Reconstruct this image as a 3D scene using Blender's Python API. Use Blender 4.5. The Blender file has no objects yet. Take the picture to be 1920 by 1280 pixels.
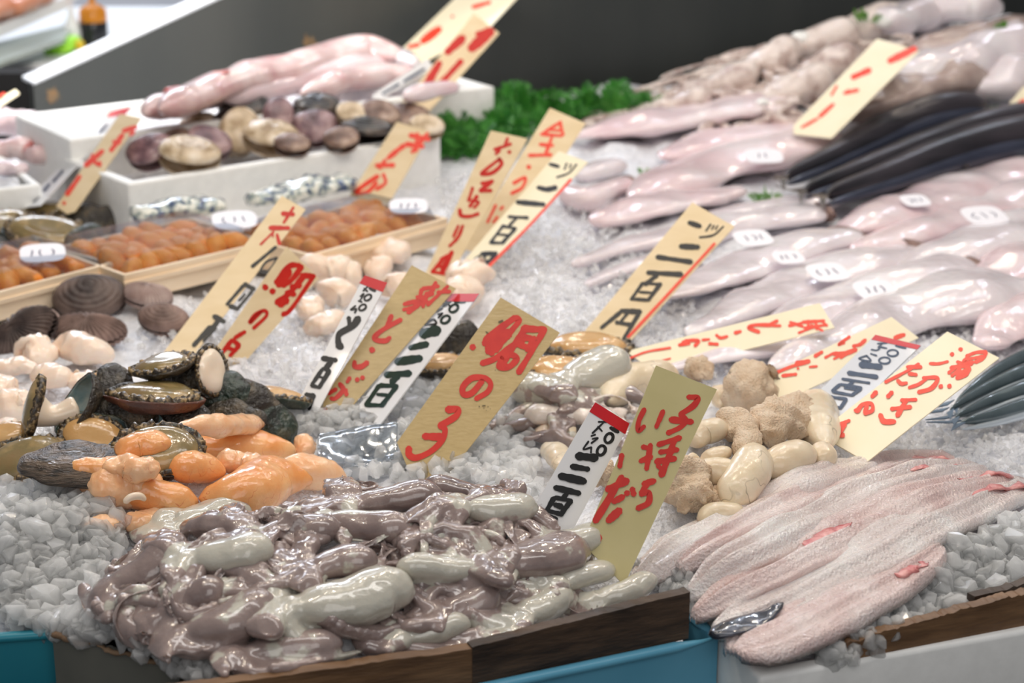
import bpy, bmesh, math, random
import numpy as np
from mathutils import Vector, Matrix

# ---------------------------------------------------------------- camera, sky, lights, exposure
SC = bpy.context.scene
F_PX, PITCH, CAM_H, Z0 = 3583.0, math.radians(18.2), 0.80, 0.80      # ice level of the stall is Z0
CP, SP = math.cos(PITCH), math.sin(PITCH)
CAM = np.array([0.0, 0.0, Z0 + CAM_H])
FW, RT, UP = np.array([0, CP, -SP]), np.array([1.0, 0, 0]), np.array([0, SP, CP])

cam_data = bpy.data.cameras.new('camera')
cam = bpy.data.objects.new('camera', cam_data)
SC.collection.objects.link(cam)
cam.location = CAM
cam.rotation_euler = (math.pi / 2 - PITCH, 0, 0)
cam_data.sensor_width = 36
cam_data.lens = F_PX / 1920 * 36
cam_data.clip_start = 0.05
cam_data.dof.use_dof = True
cam_data.dof.focus_distance = 1.93
cam_data.dof.aperture_fstop = 5.6
SC.camera = cam

SC.view_settings.view_transform = 'Standard'
SC.view_settings.look = 'None'
SC.view_settings.gamma = 1
SC.view_settings.use_curve_mapping = False
SC.view_settings.exposure = 0.36
SC.cycles.max_bounces = 7
SC.cycles.diffuse_bounces = 5
SC.cycles.glossy_bounces = 3
SC.cycles.transmission_bounces = 5
SC.cycles.transparent_max_bounces = 12
SC.cycles.caustics_reflective = False
SC.cycles.caustics_refractive = False
SC.cycles.sample_clamp_indirect = 4
SC.cycles.use_denoising = True

world = bpy.data.worlds.new('World')
SC.world = world
world.use_nodes = True
bg = world.node_tree.nodes['Background']
bg.inputs[0].default_value = (0.90, 0.93, 1.0, 1)
bg.inputs[1].default_value = 0.15


def area(name, loc, target, size, power, col, sy=None):
    d = bpy.data.lights.new(name, 'AREA')
    d.energy = power
    d.color = col
    d.shape = 'RECTANGLE'
    d.size = size
    d.size_y = sy or size
    o = bpy.data.objects.new(name, d)
    SC.collection.objects.link(o)
    o.location = loc
    v = Vector(target) - Vector(loc)
    o.rotation_euler = v.to_track_quat('-Z', 'Y').to_euler()
    return o


WARM, COOL, NEUT = (1.0, 0.87, 0.70), (0.80, 0.87, 1.0), (1.0, 0.96, 0.92)
# bare bulbs hung over the stall, two fluorescent tubes behind them
for i, (x, y, z, p) in enumerate([(-0.75, 1.9, 2.35, 7), (-0.1, 2.15, 2.4, 8), (0.6, 2.4, 2.4, 8), (1.25, 2.75, 2.45, 7),
                                  (-0.5, 3.0, 2.5, 6), (0.3, 3.3, 2.5, 6), (1.1, 3.7, 2.55, 6)]):
    for j in range(2):
        area('bulb_light', (x + .31 * j - .15, y + .22 * j, z + .12 * j), (x, y - 0.1, 0.8), 0.07, p * .21, WARM)
area('tube_light', (0.1, 3.4, 2.7), (0.1, 2.2, 0.8), 2.6, 8, COOL, 0.10)
area('tube_light', (0.2, 1.5, 2.9), (0.2, 2.0, 0.8), 2.6, 13, NEUT, 0.25)
area('wall_fill', (-.80, 3.42, 1.5), (-.80, 3.95, 1.36), .3, 11, NEUT)  # unseen fill added so the partition brightens towards its left end
for i in range(6):
    area('far_bulb', (-1.2 + .55 * i, 4.75 + .2 * (i % 3), 2.35 + .13 * (i % 2)), (.1, 1.8, .8), .08, 1.6, COOL if i % 2 else WARM)
area('front_fill', (.2, -.6, 2.3), (.1, 2.0, .8), 1.6, 12, NEUT)  # added soft fill from behind the camera for faces turned this way
area('tube_light', (-1.5, 5.9, 2.6), (-1.5, 5.6, 1.0), 1.8, 45, COOL, 0.30)

# ---------------------------------------------------------------- pixels to places
def ray(px, py):
    d = FW + RT * ((px - 960) / F_PX) + UP * ((640 - py) / F_PX)
    return d


def P(px, py, h=0.0):
    d = ray(px, py)
    return CAM + d * ((Z0 + h - CAM[2]) / d[2])


def PD(px, py, Y):
    d = ray(px, py)
    return CAM + d * (Y / d[1])


def depth(p):
    return float(np.dot(np.asarray(p) - CAM, FW))


def pxm(p):
    "metres per photo pixel at point p"
    return depth(p) / F_PX


MOUNDS = []


def mound(px, py, rx, ry, h, power=2.0, ang=23.0):
    c = P(px, py)
    a = math.radians(ang)
    MOUNDS.append((c[0], c[1], rx, ry, h, power, math.cos(a), math.sin(a)))


mound(690, 1125, .250, .135, .075, 4)          # octopus heap
mound(60, 1040, .17, .10, .045, 3)             # ice in the left tray
mound(390, 955, .125, .075, .055, 3)           # orange roe heap
mound(260, 835, .165, .075, .065, 3)           # abalone heap
mound(60, 760, .14, .10, .03, 2)
mound(1330, 935, .160, .090, .080, 3)          # boiled roe heap
mound(1090, 760, .12, .07, .025, 3)
mound(1640, 1040, .24, .13, .040, 4)           # eel fillets
mound(1850, 190, .75, .42, .17, 3, 30)         # squid heap at the back


def H(x, y):
    x = np.asarray(x, float)
    y = np.asarray(y, float)
    z = 0.006 * np.sin(x * 9 + 1) * np.cos(y * 7) + 0.004 * np.sin(x * 21 + y * 17)
    for cx, cy, rx, ry, h, pw, c, s in MOUNDS:
        a = ((x - cx) * c + (y - cy) * s) / rx
        b = (-(x - cx) * s + (y - cy) * c) / ry
        z = z + h * np.exp(-np.power(a * a + b * b, pw / 2))
    return z


def hit(px, py, off=0.0):
    "where the ray of a photo pixel meets the heaped ice (raised by off)"
    d = ray(px, py)
    t = np.linspace(1.2, 7.0, 1160)
    q = CAM[None] + d[None] * t[:, None]
    f = q[:, 2] - (Z0 + H(q[:, 0], q[:, 1]) + off)
    i = np.argmax(f < 0)
    if f[i] >= 0:
        return CAM + d * 5.0
    t0, t1, f0, f1 = t[i - 1], t[i], f[i - 1], f[i]
    return CAM + d * (t0 + (t1 - t0) * f0 / (f0 - f1))


# ---------------------------------------------------------------- mesh helpers
def norm(v):
    v = np.asarray(v, float)
    return v / (np.linalg.norm(v) + 1e-12)


def cr(pts, n):
    "Catmull-Rom resample of k points to n"
    p = np.asarray(pts, float)
    if p.ndim == 1:
        p = p[:, None]
    k = len(p)
    if k == 2:
        t = np.linspace(0, 1, n)[:, None]
        return p[0] * (1 - t) + p[1] * t
    e = np.vstack([2 * p[0] - p[1], p, 2 * p[-1] - p[-2]])
    t = np.linspace(0, k - 1 - 1e-9, n)
    i = t.astype(int)
    f = (t - i)[:, None]
    a, b, c, d = e[i], e[i + 1], e[i + 2], e[i + 3]
    return 0.5 * ((2 * b) + (c - a) * f + (2 * a - 5 * b + 4 * c - d) * f ** 2 + (3 * b - a - 3 * c + d) * f ** 3)


def loft(path, rw, rh=None, n=32, seg=14, up=(0, 0, 1), cap=0.12, sec=None):
    pts = cr(path, n)
    w = np.maximum(cr(rw, n)[:, 0], 1e-4)
    h = w if rh is None else np.maximum(cr(rh, n)[:, 0], 1e-4)
    dl = np.linalg.norm(np.diff(pts, axis=0), axis=1)
    s = np.concatenate([[0], np.cumsum(dl)])
    s /= s[-1] + 1e-9
    if cap > 0:
        e = np.minimum(s, 1 - s) / cap
        e = np.clip(e, 0, 1)
        k = np.sqrt(np.clip(1 - (1 - e) ** 2, 0.0, 1))
        w, h = w * np.maximum(k, .03), h * np.maximum(k, .03)
    tan = np.gradient(pts, axis=0)
    tan /= np.linalg.norm(tan, axis=1)[:, None] + 1e-12
    up = norm(up)
    th = np.linspace(0, 2 * math.pi, seg, endpoint=False)
    side = np.cross(tan, up)
    bad = np.linalg.norm(side, axis=1) < .08
    side[bad] = np.cross(tan[bad], [0.3, 1, .1])
    side /= np.linalg.norm(side, axis=1)[:, None]
    for i in range(1, n):
        if np.dot(side[i], side[i - 1]) < 0:
            side[i] = -side[i]
    nr = np.cross(side, tan)
    cs, sn = np.cos(th), np.sin(th)
    if sec is not None:
        sn = sec(sn)
    V = pts[:, None] + side[:, None] * (w[:, None] * cs[None])[..., None] + nr[:, None] * (h[:, None] * sn[None])[..., None]
    V = V.reshape(-1, 3)
    F = []
    for i in range(n - 1):
        a, b = i * seg, (i + 1) * seg
        for j in range(seg):
            jj = (j + 1) % seg
            F.append((a + j, a + jj, b + jj, b + j))
    V = np.vstack([V, pts[0], pts[-1]])
    m = n * seg
    for j in range(seg):
        jj = (j + 1) % seg
        F.append((m, jj, j))
        F.append((m + 1, (n - 1) * seg + j, (n - 1) * seg + jj))
    return V, F


def join(*vf):
    Vs, Fs, o = [], [], 0
    for V, F in vf:
        Vs.append(np.asarray(V))
        Fs += [tuple(i + o for i in f) for f in F]
        o += len(V)
    return np.vstack(Vs), Fs


def box(c, sx, sy, sz, ax=(1, 0, 0), ay=(0, 1, 0), az=(0, 0, 1)):
    c, ax, ay, az = map(lambda q: np.asarray(q, float), (c, ax, ay, az))
    V = [c + ax * sx / 2 * i + ay * sy / 2 * j + az * sz / 2 * k for i in (-1, 1) for j in (-1, 1) for k in (-1, 1)]
    return np.array(V), [(0, 1, 3, 2), (4, 6, 7, 5), (0, 4, 5, 1), (2, 3, 7, 6), (0, 2, 6, 4), (1, 5, 7, 3)]


def prism(poly, vec):
    "flat polygon (world points) extruded by vec"
    a = np.asarray(poly, float)
    k = len(a)
    V = np.vstack([a, a + np.asarray(vec)])
    F = [tuple(range(k)), tuple(range(2 * k - 1, k - 1, -1))]
    F += [(i, i + k, (i + 1) % k + k, (i + 1) % k) for i in range(k)]
    return V, F


def lathe(prof, c, seg=24, axis=(0, 0, 1)):
    az = norm(axis)
    ax = norm(np.cross(az, [0.2, 1, 0.3]))
    ay = np.cross(az, ax)
    th = np.linspace(0, 2 * math.pi, seg, endpoint=False)
    V, F = [], []
    for r, z in prof:
        for t in th:
            V.append(np.asarray(c) + az * z + (ax * math.cos(t) + ay * math.sin(t)) * max(r, 1e-4))
    for i in range(len(prof) - 1):
        for j in range(seg):
            jj = (j + 1) % seg
            F.append((i * seg + j, i * seg + jj, (i + 1) * seg + jj, (i + 1) * seg + j))
    F.append(tuple(range(seg - 1, -1, -1)))
    F.append(tuple((len(prof) - 1) * seg + j for j in range(seg)))
    return np.array(V), F


class Noise:
    def __init__(self, seed, octaves=3, waves=7):
        r = np.random.RandomState(seed)
        self.o = []
        for k in range(octaves):
            d = r.normal(size=(waves, 3))
            d /= np.linalg.norm(d, axis=1)[:, None]
            self.o.append((d * (2 ** k) * r.uniform(.7, 1.3, (waves, 1)), r.uniform(0, 6.28, waves), .55 ** k))

    def __call__(self, V, freq):
        out = 0
        for d, ph, a in self.o:
            out = out + a * np.sin(V @ (d.T * freq) + ph).sum(1) / 2.6
        return out


def mesh(name, V, F, smooth=True):
    me = bpy.data.meshes.new(name)
    me.from_pydata(np.asarray(V).tolist(), [], F)
    me.update()
    if smooth:
        me.polygons.foreach_set('use_smooth', [True] * len(me.polygons))
    return me


def get_co(me):
    a = np.empty(len(me.vertices) * 3)
    me.vertices.foreach_get('co', a)
    return a.reshape(-1, 3)


def set_co(me, V):
    me.vertices.foreach_set('co', np.asarray(V).ravel())
    me.update()


def normals(me):
    a = np.empty(len(me.vertices) * 3)
    me.vertex_normals.foreach_get('vector', a)
    return a.reshape(-1, 3)


def roughen(me, amp, freq, seed=0, octaves=3, fold=False):
    V = get_co(me)
    nz = Noise(seed, octaves)(V, freq)
    if fold:
        nz = 0.6 - np.abs(nz)
    set_co(me, V + normals(me) * (nz * amp)[:, None])


def obj(name, V, F, mats, parent=None, smooth=True, loc=None):
    "link ONE mesh object; V in world metres"
    V = np.asarray(V, float)
    if parent is not None:
        loc = np.array(parent.location)
        q = parent.parent
        while q is not None:
            loc = loc + np.array(q.location)
            q = q.parent
    elif loc is None:
        loc = np.array([(V[:, 0].min() + V[:, 0].max()) / 2, (V[:, 1].min() + V[:, 1].max()) / 2, V[:, 2].min()])
    me = mesh(name, V - loc, F, smooth)
    for m in (mats if isinstance(mats, (list, tuple)) else [mats]):
        me.materials.append(m)
    o = bpy.data.objects.new(name, me)
    SC.collection.objects.link(o)
    if parent is not None:
        o.parent = parent
    else:
        o.location = loc
    return o


def tag(o, label, cat, group=None, kind=None):
    o['label'] = label
    o['category'] = cat
    if group:
        o['group'] = group
    if kind:
        o['kind'] = kind
    return o


def thing(name, label, cat, loc, group=None):
    o = bpy.data.objects.new(name, None)
    SC.collection.objects.link(o)
    o.empty_display_size = .02
    o.location = loc
    return tag(o, label, cat, group)


def struct(o):
    o['kind'] = 'structure'
    return o


def bevel(o, w, seg=2):
    m = o.modifiers.new('bevel', 'BEVEL')
    m.width = w
    m.segments = seg
    m.limit_method = 'ANGLE'
    return o


# ---------------------------------------------------------------- materials
def lin(r, g, b):
    f = lambda c: (c / 255 / 12.92) if c / 255 <= .04045 else ((c / 255 + .055) / 1.055) ** 2.4
    return (f(r), f(g), f(b), 1)


def mat(name, c1, c2=None, scale=30, rough=.4, bump=0.0, bscale=80, sss=0.0, coat=0.0, metal=0.0, c3=None,
        lo=.35, hi=.65, detail=4, trans=0.0, ior=1.45, stretch=None, vein=None, attr=None, spec=.5, rnd=0.0, vscale=45, vwid=.03,
        sheen=0, bdist=.003, rough2=None, cb=True):
    m = bpy.data.materials.new(name)
    m.use_nodes = True
    nt = m.node_tree
    N, L = nt.nodes, nt.links
    b = N['Principled BSDF']
    b.inputs['Roughness'].default_value = rough
    b.inputs['Metallic'].default_value = metal
    b.inputs['IOR'].default_value = ior
    b.inputs['Specular IOR Level'].default_value = spec
    b.inputs['Coat Weight'].default_value = coat
    b.inputs['Coat Roughness'].default_value = .06
    b.inputs['Transmission Weight'].default_value = trans
    if sss:
        b.inputs['Subsurface Weight'].default_value = sss
        b.inputs['Subsurface Radius'].default_value = (1.0, .55, .4)
        b.inputs['Subsurface Scale'].default_value = .008
    tc = N.new('ShaderNodeTexCoord')
    src = tc.outputs['Object']
    if stretch:
        mp = N.new('ShaderNodeMapping')
        mp.inputs['Scale'].default_value = stretch
        L.new(src, mp.inputs['Vector'])
        src = mp.outputs['Vector']
    col = None
    if c2:
        nz = N.new('ShaderNodeTexNoise')
        nz.inputs['Scale'].default_value = scale
        nz.inputs['Detail'].default_value = detail
        L.new(src, nz.inputs['Vector'])
        rp = N.new('ShaderNodeValToRGB')
        rp.color_ramp.elements[0].position = lo
        rp.color_ramp.elements[1].position = hi
        rp.color_ramp.elements[0].color = c1
        rp.color_ramp.elements[1].color = c2
        if c3:
            e = rp.color_ramp.elements.new((lo + hi) / 2)
            e.color = c3
        fac = nz.outputs['Fac']
        if attr:
            at = N.new('ShaderNodeAttribute')
            at.attribute_name = attr
            ma = N.new('ShaderNodeMath')
            ma.operation = 'ADD'
            L.new(fac, ma.inputs[0])
            L.new(at.outputs['Fac'], ma.inputs[1])
            fac = ma.outputs[0]
        L.new(fac, rp.inputs['Fac'])
        col = rp.outputs['Color']
        if rough2 is not None:
            mr = N.new('ShaderNodeMapRange')
            mr.inputs['To Min'].default_value = rough
            mr.inputs['To Max'].default_value = rough2
            L.new(nz.outputs['Fac'], mr.inputs['Value'])
            L.new(mr.outputs['Result'], b.inputs['Roughness'])
    if vein:
        nz2 = N.new('ShaderNodeTexNoise')
        nz2.inputs['Scale'].default_value = vscale
        nz2.inputs['Detail'].default_value = 2
        L.new(src, nz2.inputs['Vector'])
        sub = N.new('ShaderNodeMath'); sub.operation = 'SUBTRACT'; sub.inputs[1].default_value = .5
        ab = N.new('ShaderNodeMath'); ab.operation = 'ABSOLUTE'
        lt = N.new('ShaderNodeMapRange')
        lt.inputs['From Min'].default_value = 0
        lt.inputs['From Max'].default_value = vwid
        lt.inputs['To Min'].default_value = .75
        lt.inputs['To Max'].default_value = 0
        L.new(nz2.outputs['Fac'], sub.inputs[0]); L.new(sub.outputs[0], ab.inputs[0]); L.new(ab.outputs[0], lt.inputs['Value'])
        nz3 = N.new('ShaderNodeTexNoise')
        nz3.inputs['Scale'].default_value = vscale * .4
        L.new(src, nz3.inputs['Vector'])
        gate = N.new('ShaderNodeMapRange')
        gate.inputs['From Min'].default_value = .48
        gate.inputs['From Max'].default_value = .6
        L.new(nz3.outputs['Fac'], gate.inputs['Value'])
        mu = N.new('ShaderNodeMath'); mu.operation = 'MULTIPLY'
        L.new(lt.outputs['Result'], mu.inputs[0]); L.new(gate.outputs['Result'], mu.inputs[1])
        mx = N.new('ShaderNodeMix'); mx.data_type = 'RGBA'
        L.new(mu.outputs[0], mx.inputs['Factor'])
        if col is not None:
            L.new(col, mx.inputs['A'])
        else:
            mx.inputs['A'].default_value = c1
        mx.inputs['B'].default_value = vein
        col = mx.outputs['Result']
    if rnd and col is not None:
        oi = N.new('ShaderNodeObjectInfo')
        mr = N.new('ShaderNodeMapRange')
        mr.inputs['To Min'].default_value = 1 - rnd
        mr.inputs['To Max'].default_value = 1 + rnd * .5
        L.new(oi.outputs['Random'], mr.inputs['Value'])
        hs = N.new('ShaderNodeHueSaturation')
        L.new(mr.outputs['Result'], hs.inputs['Value'])
        L.new(col, hs.inputs['Color'])
        col = hs.outputs['Color']
    if col is not None:
        L.new(col, b.inputs['Base Color'])
    else:
        b.inputs['Base Color'].default_value = c1
    if bump:
        nb = N.new('ShaderNodeTexNoise')
        nb.inputs['Scale'].default_value = bscale
        nb.inputs['Detail'].default_value = 4
        L.new(src, nb.inputs['Vector'])
        bp = N.new('ShaderNodeBump')
        bp.inputs['Strength'].default_value = bump
        bp.inputs['Distance'].default_value = bdist
        L.new(nb.outputs['Fac'], bp.inputs['Height'])
        L.new(bp.outputs['Normal'], b.inputs['Normal'])
        if coat and cb:
            L.new(bp.outputs['Normal'], b.inputs['Coat Normal'])
    return m


def ice_sss(name, col, scale=.018, rough=.1, bump=.35, bscale=120, trans=.12, clear=.5):
    "wet cloudy ice that lets light wander through the heap"
    m = mat(name, col, rough=rough, bump=bump, bscale=bscale, ior=1.33, bdist=.003)
    b = m.node_tree.nodes['Principled BSDF']
    b.inputs['Subsurface Weight'].default_value = 1.0
    b.inputs['Subsurface Radius'].default_value = (1, 1, 1)
    b.inputs['Subsurface Scale'].default_value = scale
    b.inputs['Transmission Weight'].default_value = trans
    b.inputs['Coat Weight'].default_value = .35
    N, L = m.node_tree.nodes, m.node_tree.links
    tr = N.new('ShaderNodeBsdfTransparent')
    mx = N.new('ShaderNodeMixShader')
    mx.inputs[0].default_value = clear
    L.new(b.outputs[0], mx.inputs[1]); L.new(tr.outputs[0], mx.inputs[2])
    L.new(mx.outputs[0], N['Material Output'].inputs[0])
    return m


def ice_mat(name, clear=.38, rough=.09, col=(.93, .95, .96, 1), bump=.3, bscale=90):
    "wet ice: part clear, part cloudy, glossy skin"
    m = bpy.data.materials.new(name)
    m.use_nodes = True
    N, L = m.node_tree.nodes, m.node_tree.links
    N.remove(N['Principled BSDF'])
    out = N['Material Output']
    tc = N.new('ShaderNodeTexCoord')
    nz = N.new('ShaderNodeTexNoise'); nz.inputs['Scale'].default_value = bscale; nz.inputs['Detail'].default_value = 3
    L.new(tc.outputs['Object'], nz.inputs['Vector'])
    bp = N.new('ShaderNodeBump'); bp.inputs['Strength'].default_value = bump; bp.inputs['Distance'].default_value = .004
    L.new(nz.outputs['Fac'], bp.inputs['Height'])
    df = N.new('ShaderNodeBsdfDiffuse'); df.inputs[0].default_value = col
    tl = N.new('ShaderNodeBsdfTranslucent'); tl.inputs[0].default_value = col
    tr = N.new('ShaderNodeBsdfTransparent'); tr.inputs[0].default_value = (.97, .985, .985, 1)
    gl = N.new('ShaderNodeBsdfGlossy'); gl.inputs['Roughness'].default_value = rough
    fr = N.new('ShaderNodeFresnel'); fr.inputs['IOR'].default_value = 1.36
    for n in (df, tl, gl, fr):
        L.new(bp.outputs['Normal'], n.inputs['Normal'])
    nz2 = N.new('ShaderNodeTexNoise'); nz2.inputs['Scale'].default_value = 55
    L.new(tc.outputs['Object'], nz2.inputs['Vector'])
    mr = N.new('ShaderNodeMapRange'); mr.inputs['From Min'].default_value = .35; mr.inputs['From Max'].default_value = .65
    mr.inputs['To Min'].default_value = clear * .4; mr.inputs['To Max'].default_value = clear * 1.5
    L.new(nz2.outputs['Fac'], mr.inputs['Value'])
    m1 = N.new('ShaderNodeMixShader'); m1.inputs[0].default_value = .3
    m2 = N.new('ShaderNodeMixShader'); m3 = N.new('ShaderNodeMixShader')
    L.new(df.outputs[0], m1.inputs[1]); L.new(tl.outputs[0], m1.inputs[2])
    L.new(mr.outputs['Result'], m2.inputs[0]); L.new(m1.outputs[0], m2.inputs[1]); L.new(tr.outputs[0], m2.inputs[2])
    L.new(fr.outputs[0], m3.inputs[0]); L.new(m2.outputs[0], m3.inputs[1]); L.new(gl.outputs[0], m3.inputs[2])
    L.new(m3.outputs[0], out.inputs[0])
    return m


def film(name, tint=(.95, .97, 1, 1), k=.05, rough=.06):
    "thin clear plastic: mostly see-through, mirror-like towards grazing angles"
    m = bpy.data.materials.new(name)
    m.use_nodes = True
    N, L = m.node_tree.nodes, m.node_tree.links
    N.remove(N['Principled BSDF'])
    out = N['Material Output']
    t = N.new('ShaderNodeBsdfTransparent'); t.inputs[0].default_value = tint
    g = N.new('ShaderNodeBsdfGlossy'); g.inputs['Roughness'].default_value = rough
    lw = N.new('ShaderNodeLayerWeight'); lw.inputs['Blend'].default_value = .35
    ad = N.new('ShaderNodeMath'); ad.operation = 'MULTIPLY_ADD'; ad.inputs[1].default_value = .22; ad.inputs[2].default_value = k
    mx = N.new('ShaderNodeMixShader')
    L.new(lw.outputs['Fresnel'], ad.inputs[0]); L.new(ad.outputs[0], mx.inputs[0])
    L.new(t.outputs[0], mx.inputs[1]); L.new(g.outputs[0], mx.inputs[2]); L.new(mx.outputs[0], out.inputs[0])
    return m

# ---------------------------------------------------------------- shared materials
M = {}
M['foam'] = mat('white_foam', lin(240, 240, 237), lin(247, 247, 244), 60, .5, .05, 240)
M['steel'] = mat('brushed_steel', lin(62, 65, 64), lin(70, 72, 70), 5, .5, metal=.2, stretch=(1, 1, .15))
M['steel_rim'] = mat('steel_edge', lin(222, 226, 232), rough=.4, metal=.1)  # light caught by the fold is put into this pale colour
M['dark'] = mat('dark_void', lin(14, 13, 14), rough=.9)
M['counter'] = mat('counter_steel', lin(120, 122, 124), rough=.4, metal=.6)
M['floor'] = mat('wet_floor', lin(74, 74, 72), lin(96, 95, 92), 5, .35)
M['blue'] = mat('blue_plastic', lin(92, 160, 188), lin(100, 168, 196), 12, .32, .05, 60)
M['teal'] = mat('teal_plastic', lin(24, 122, 142), lin(34, 134, 152), 12, .35, .05, 60)
M['wood_dark'] = mat('wet_dark_wood', lin(48, 36, 28), lin(86, 66, 50), 14, .5, .4, 60, stretch=(.6, 2.5, 7))
M['wood_mid'] = mat('brown_wood', lin(92, 66, 44), lin(128, 96, 66), 14, .5, .35, 60, stretch=(.6, 2.5, 7))
M['grey_board'] = mat('grey_card', lin(100, 101, 94), lin(114, 113, 104), 12, .7, .1, 90)
M['frayed'] = mat('frayed_card_edge', lin(112, 88, 66), lin(150, 124, 98), 60, .8, .4, 120)
M['pine'] = mat('thin_pale_wood', lin(238, 214, 182), lin(246, 226, 198), 10, .55, .1, 60, stretch=(1, 1, 8))
M['snow'] = mat('packed_crushed_ice', lin(214, 216, 222), lin(238, 238, 242), 90, .35, .8, 160, coat=.3, bdist=.006)
M['ice'] = ice_sss('ice_chunk', (.975, .985, .98, 1), .022, .06)
M['ice_fine'] = ice_sss('fine_ice', (.95, .94, .955, 1), .012, .12)
M['film'] = film('clear_lid_plastic')
M['bag'] = film('clear_bag_plastic', (.90, .93, .96, 1), .10, .10)
M['paper'] = mat('white_sticker', lin(240, 238, 244), rough=.45)
M['pen'] = mat('blue_black_ink', lin(46, 46, 92), rough=.5)

# ---------------------------------------------------------------- the setting
CU, SU = math.cos(math.radians(23)), math.sin(math.radians(23))
U3, V3, Z3 = np.array([CU, SU, 0]), np.array([-SU, CU, 0]), np.array([0, 0, 1.0])
O3 = np.array([-0.018, 1.486, Z0])


def uv(u, v, h=0.0):
    return O3 + U3 * u + V3 * v + Z3 * h


V_, F_ = box((0, 4, -.02), 14, 14, .04)
struct(obj('floor', V_, F_, M['floor']))

# sheet-steel partition behind the boxes: sloping folded top edge
W1 = np.array([-.946, 3.72, 0])
WD = np.array([math.cos(math.radians(30)), math.sin(math.radians(30)), 0])
WN = np.array([WD[1], -WD[0], 0])


def on_wall(px, py):
    d = ray(px, py)
    t = np.dot(W1 - CAM, WN) / np.dot(d, WN)
    return CAM + d * t


a, b = on_wall(62, 158), on_wall(430, -12)
sl = (b[2] - a[2]) / np.linalg.norm((b - a)[:2])
end = a + WD * 3.2 + Z3 * 1.0
mid = a + WD * (1.0 / sl) + Z3 * 1.0
base = lambda p: np.array([p[0], p[1], Z0 - .045])
poly = [base(a), a, mid, end, base(end)]
V_, F_ = prism(poly, -WN * .03)
wall = struct(obj('wall_back', V_, F_, M['steel'], smooth=False))
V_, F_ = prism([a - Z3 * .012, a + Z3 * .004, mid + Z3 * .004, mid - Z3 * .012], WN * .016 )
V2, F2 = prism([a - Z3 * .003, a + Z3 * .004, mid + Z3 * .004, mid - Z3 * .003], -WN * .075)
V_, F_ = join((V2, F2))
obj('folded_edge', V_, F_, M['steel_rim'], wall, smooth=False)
rs = np.random.RandomState(4)
M['rust'] = mat('rust_stain', lin(120, 92, 62), lin(96, 84, 66), 60, .8)
for (px, py, r) in [(98, 178, 14), (582, 86, 17)]:
    c = on_wall(px, py)
    th = np.linspace(0, 2 * math.pi, 18, endpoint=False)
    rr = r * pxm(c) * (1 + .25 * rs.normal(size=18))
    pl = [c + WN * .001 + WD * math.cos(t) * q * .8 + Z3 * math.sin(t) * q * 1.1 for t, q in zip(th, rr)]
    V_, F_ = prism(pl, WN * .0006)
    obj('rust_patch', V_, F_, M['rust'], wall, smooth=False)

# body of the sales counter under the ice
V_, F_ = prism([uv(-.9, .02, -.05), uv(2.7, .02, -.05), uv(2.7, 2.6, -.05), uv(-.9, 2.6, -.05)], (0, 0, -(Z0 - .05)))
tag(obj('display_counter', V_, F_, M['counter'], smooth=False), 'steel display counter carrying all the crushed ice and seafood', 'counter')

# bed of packed ice
nu, nv = 300, 215
uu = np.linspace(-.62, 2.55, nu)
vv = np.linspace(-.15, 2.5, nv)
A_, B_ = np.meshgrid(uu, vv)
pts = O3[None] + A_.reshape(-1, 1) * U3 + B_.reshape(-1, 1) * V3
hz = H(pts[:, 0], pts[:, 1]) - .010
nz = Noise(3, 4)
hz += .005 * nz(pts, 60) * np.clip((pts[:, 1] - 1.2), .3, 1)
# keep behind the partition line empty
pts[:, 2] = Z0 + hz
keep = ((pts - W1) @ WN) > .01
fb0 = P(1424, 1270, 0)
fbe = norm(P(1925, 1181, 0) - fb0)
fbg = np.cross(Z3, fbe)
inbox = ((pts - fb0) @ fbe > .022) & ((pts - fb0) @ fbg > .014)
fl_ = np.array([P(-700, 1248), P(135, 1187), P(335, 1278), P(886, 1292), P(1291, 1202)])
yf = np.interp(pts[:, 0], fl_[:, 0], fl_[:, 1] + .003)
fr_snap = (pts[:, 0] < fl_[-1, 0]) & (pts[:, 1] < yf) & (pts[:, 1] > yf - .03)
pts[fr_snap, 1] = yf[fr_snap]
front = np.where(pts[:, 0] < fl_[-1, 0], pts[:, 1] > yf - .0005, B_.ravel() > .045)
keep &= front | inbox
pts[inbox & (B_.ravel() < .25), 2] -= .004
F_ = []
for j in range(nv - 1):
    for i in range(nu - 1):
        k = j * nu + i
        if keep[k] and keep[k + 1] and keep[k + nu] and keep[k + nu + 1]:
            F_.append((k, k + 1, k + nu + 1, k + nu))
V_ = pts
ice_bed = obj('crushed_ice_bed', V_, F_, M['snow'])
tag(ice_bed, 'packed crushed ice bed spread over the whole seafood counter', 'ice', kind='stuff')


def chunk_proto(seed, fine=False):
    r = np.random.RandomState(seed)
    bm = bmesh.new()
    for q in r.normal(size=(18 if fine else 12, 3)):
        q = q / np.linalg.norm(q) * r.uniform(.8, 1.1) * np.array([1, .8, .65])
        bm.verts.new(q)
    g = bmesh.ops.convex_hull(bm, input=bm.verts)
    bmesh.ops.delete(bm, geom=[v for v in bm.verts if not v.link_faces], context='VERTS')
    bm.verts.index_update()
    V = np.array([v.co[:] for v in bm.verts])
    F = [[v.index for v in f.verts] for f in bm.faces]
    if fine:
        pass
    F = np.array(F)
    bm.free()
    return V, F


PROT = [chunk_proto(i) for i in range(14)]
PROT_F = [chunk_proto(i, True) for i in range(14)]


def inside(poly, x, y):
    c = False
    j = len(poly) - 1
    for i in range(len(poly)):
        xi, yi = poly[i]
        xj, yj = poly[j]
        if (yi > y) != (yj > y) and x < (xj - xi) * (y - yi) / (yj - yi) + xi:
            c = not c
        j = i
    return c


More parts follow.
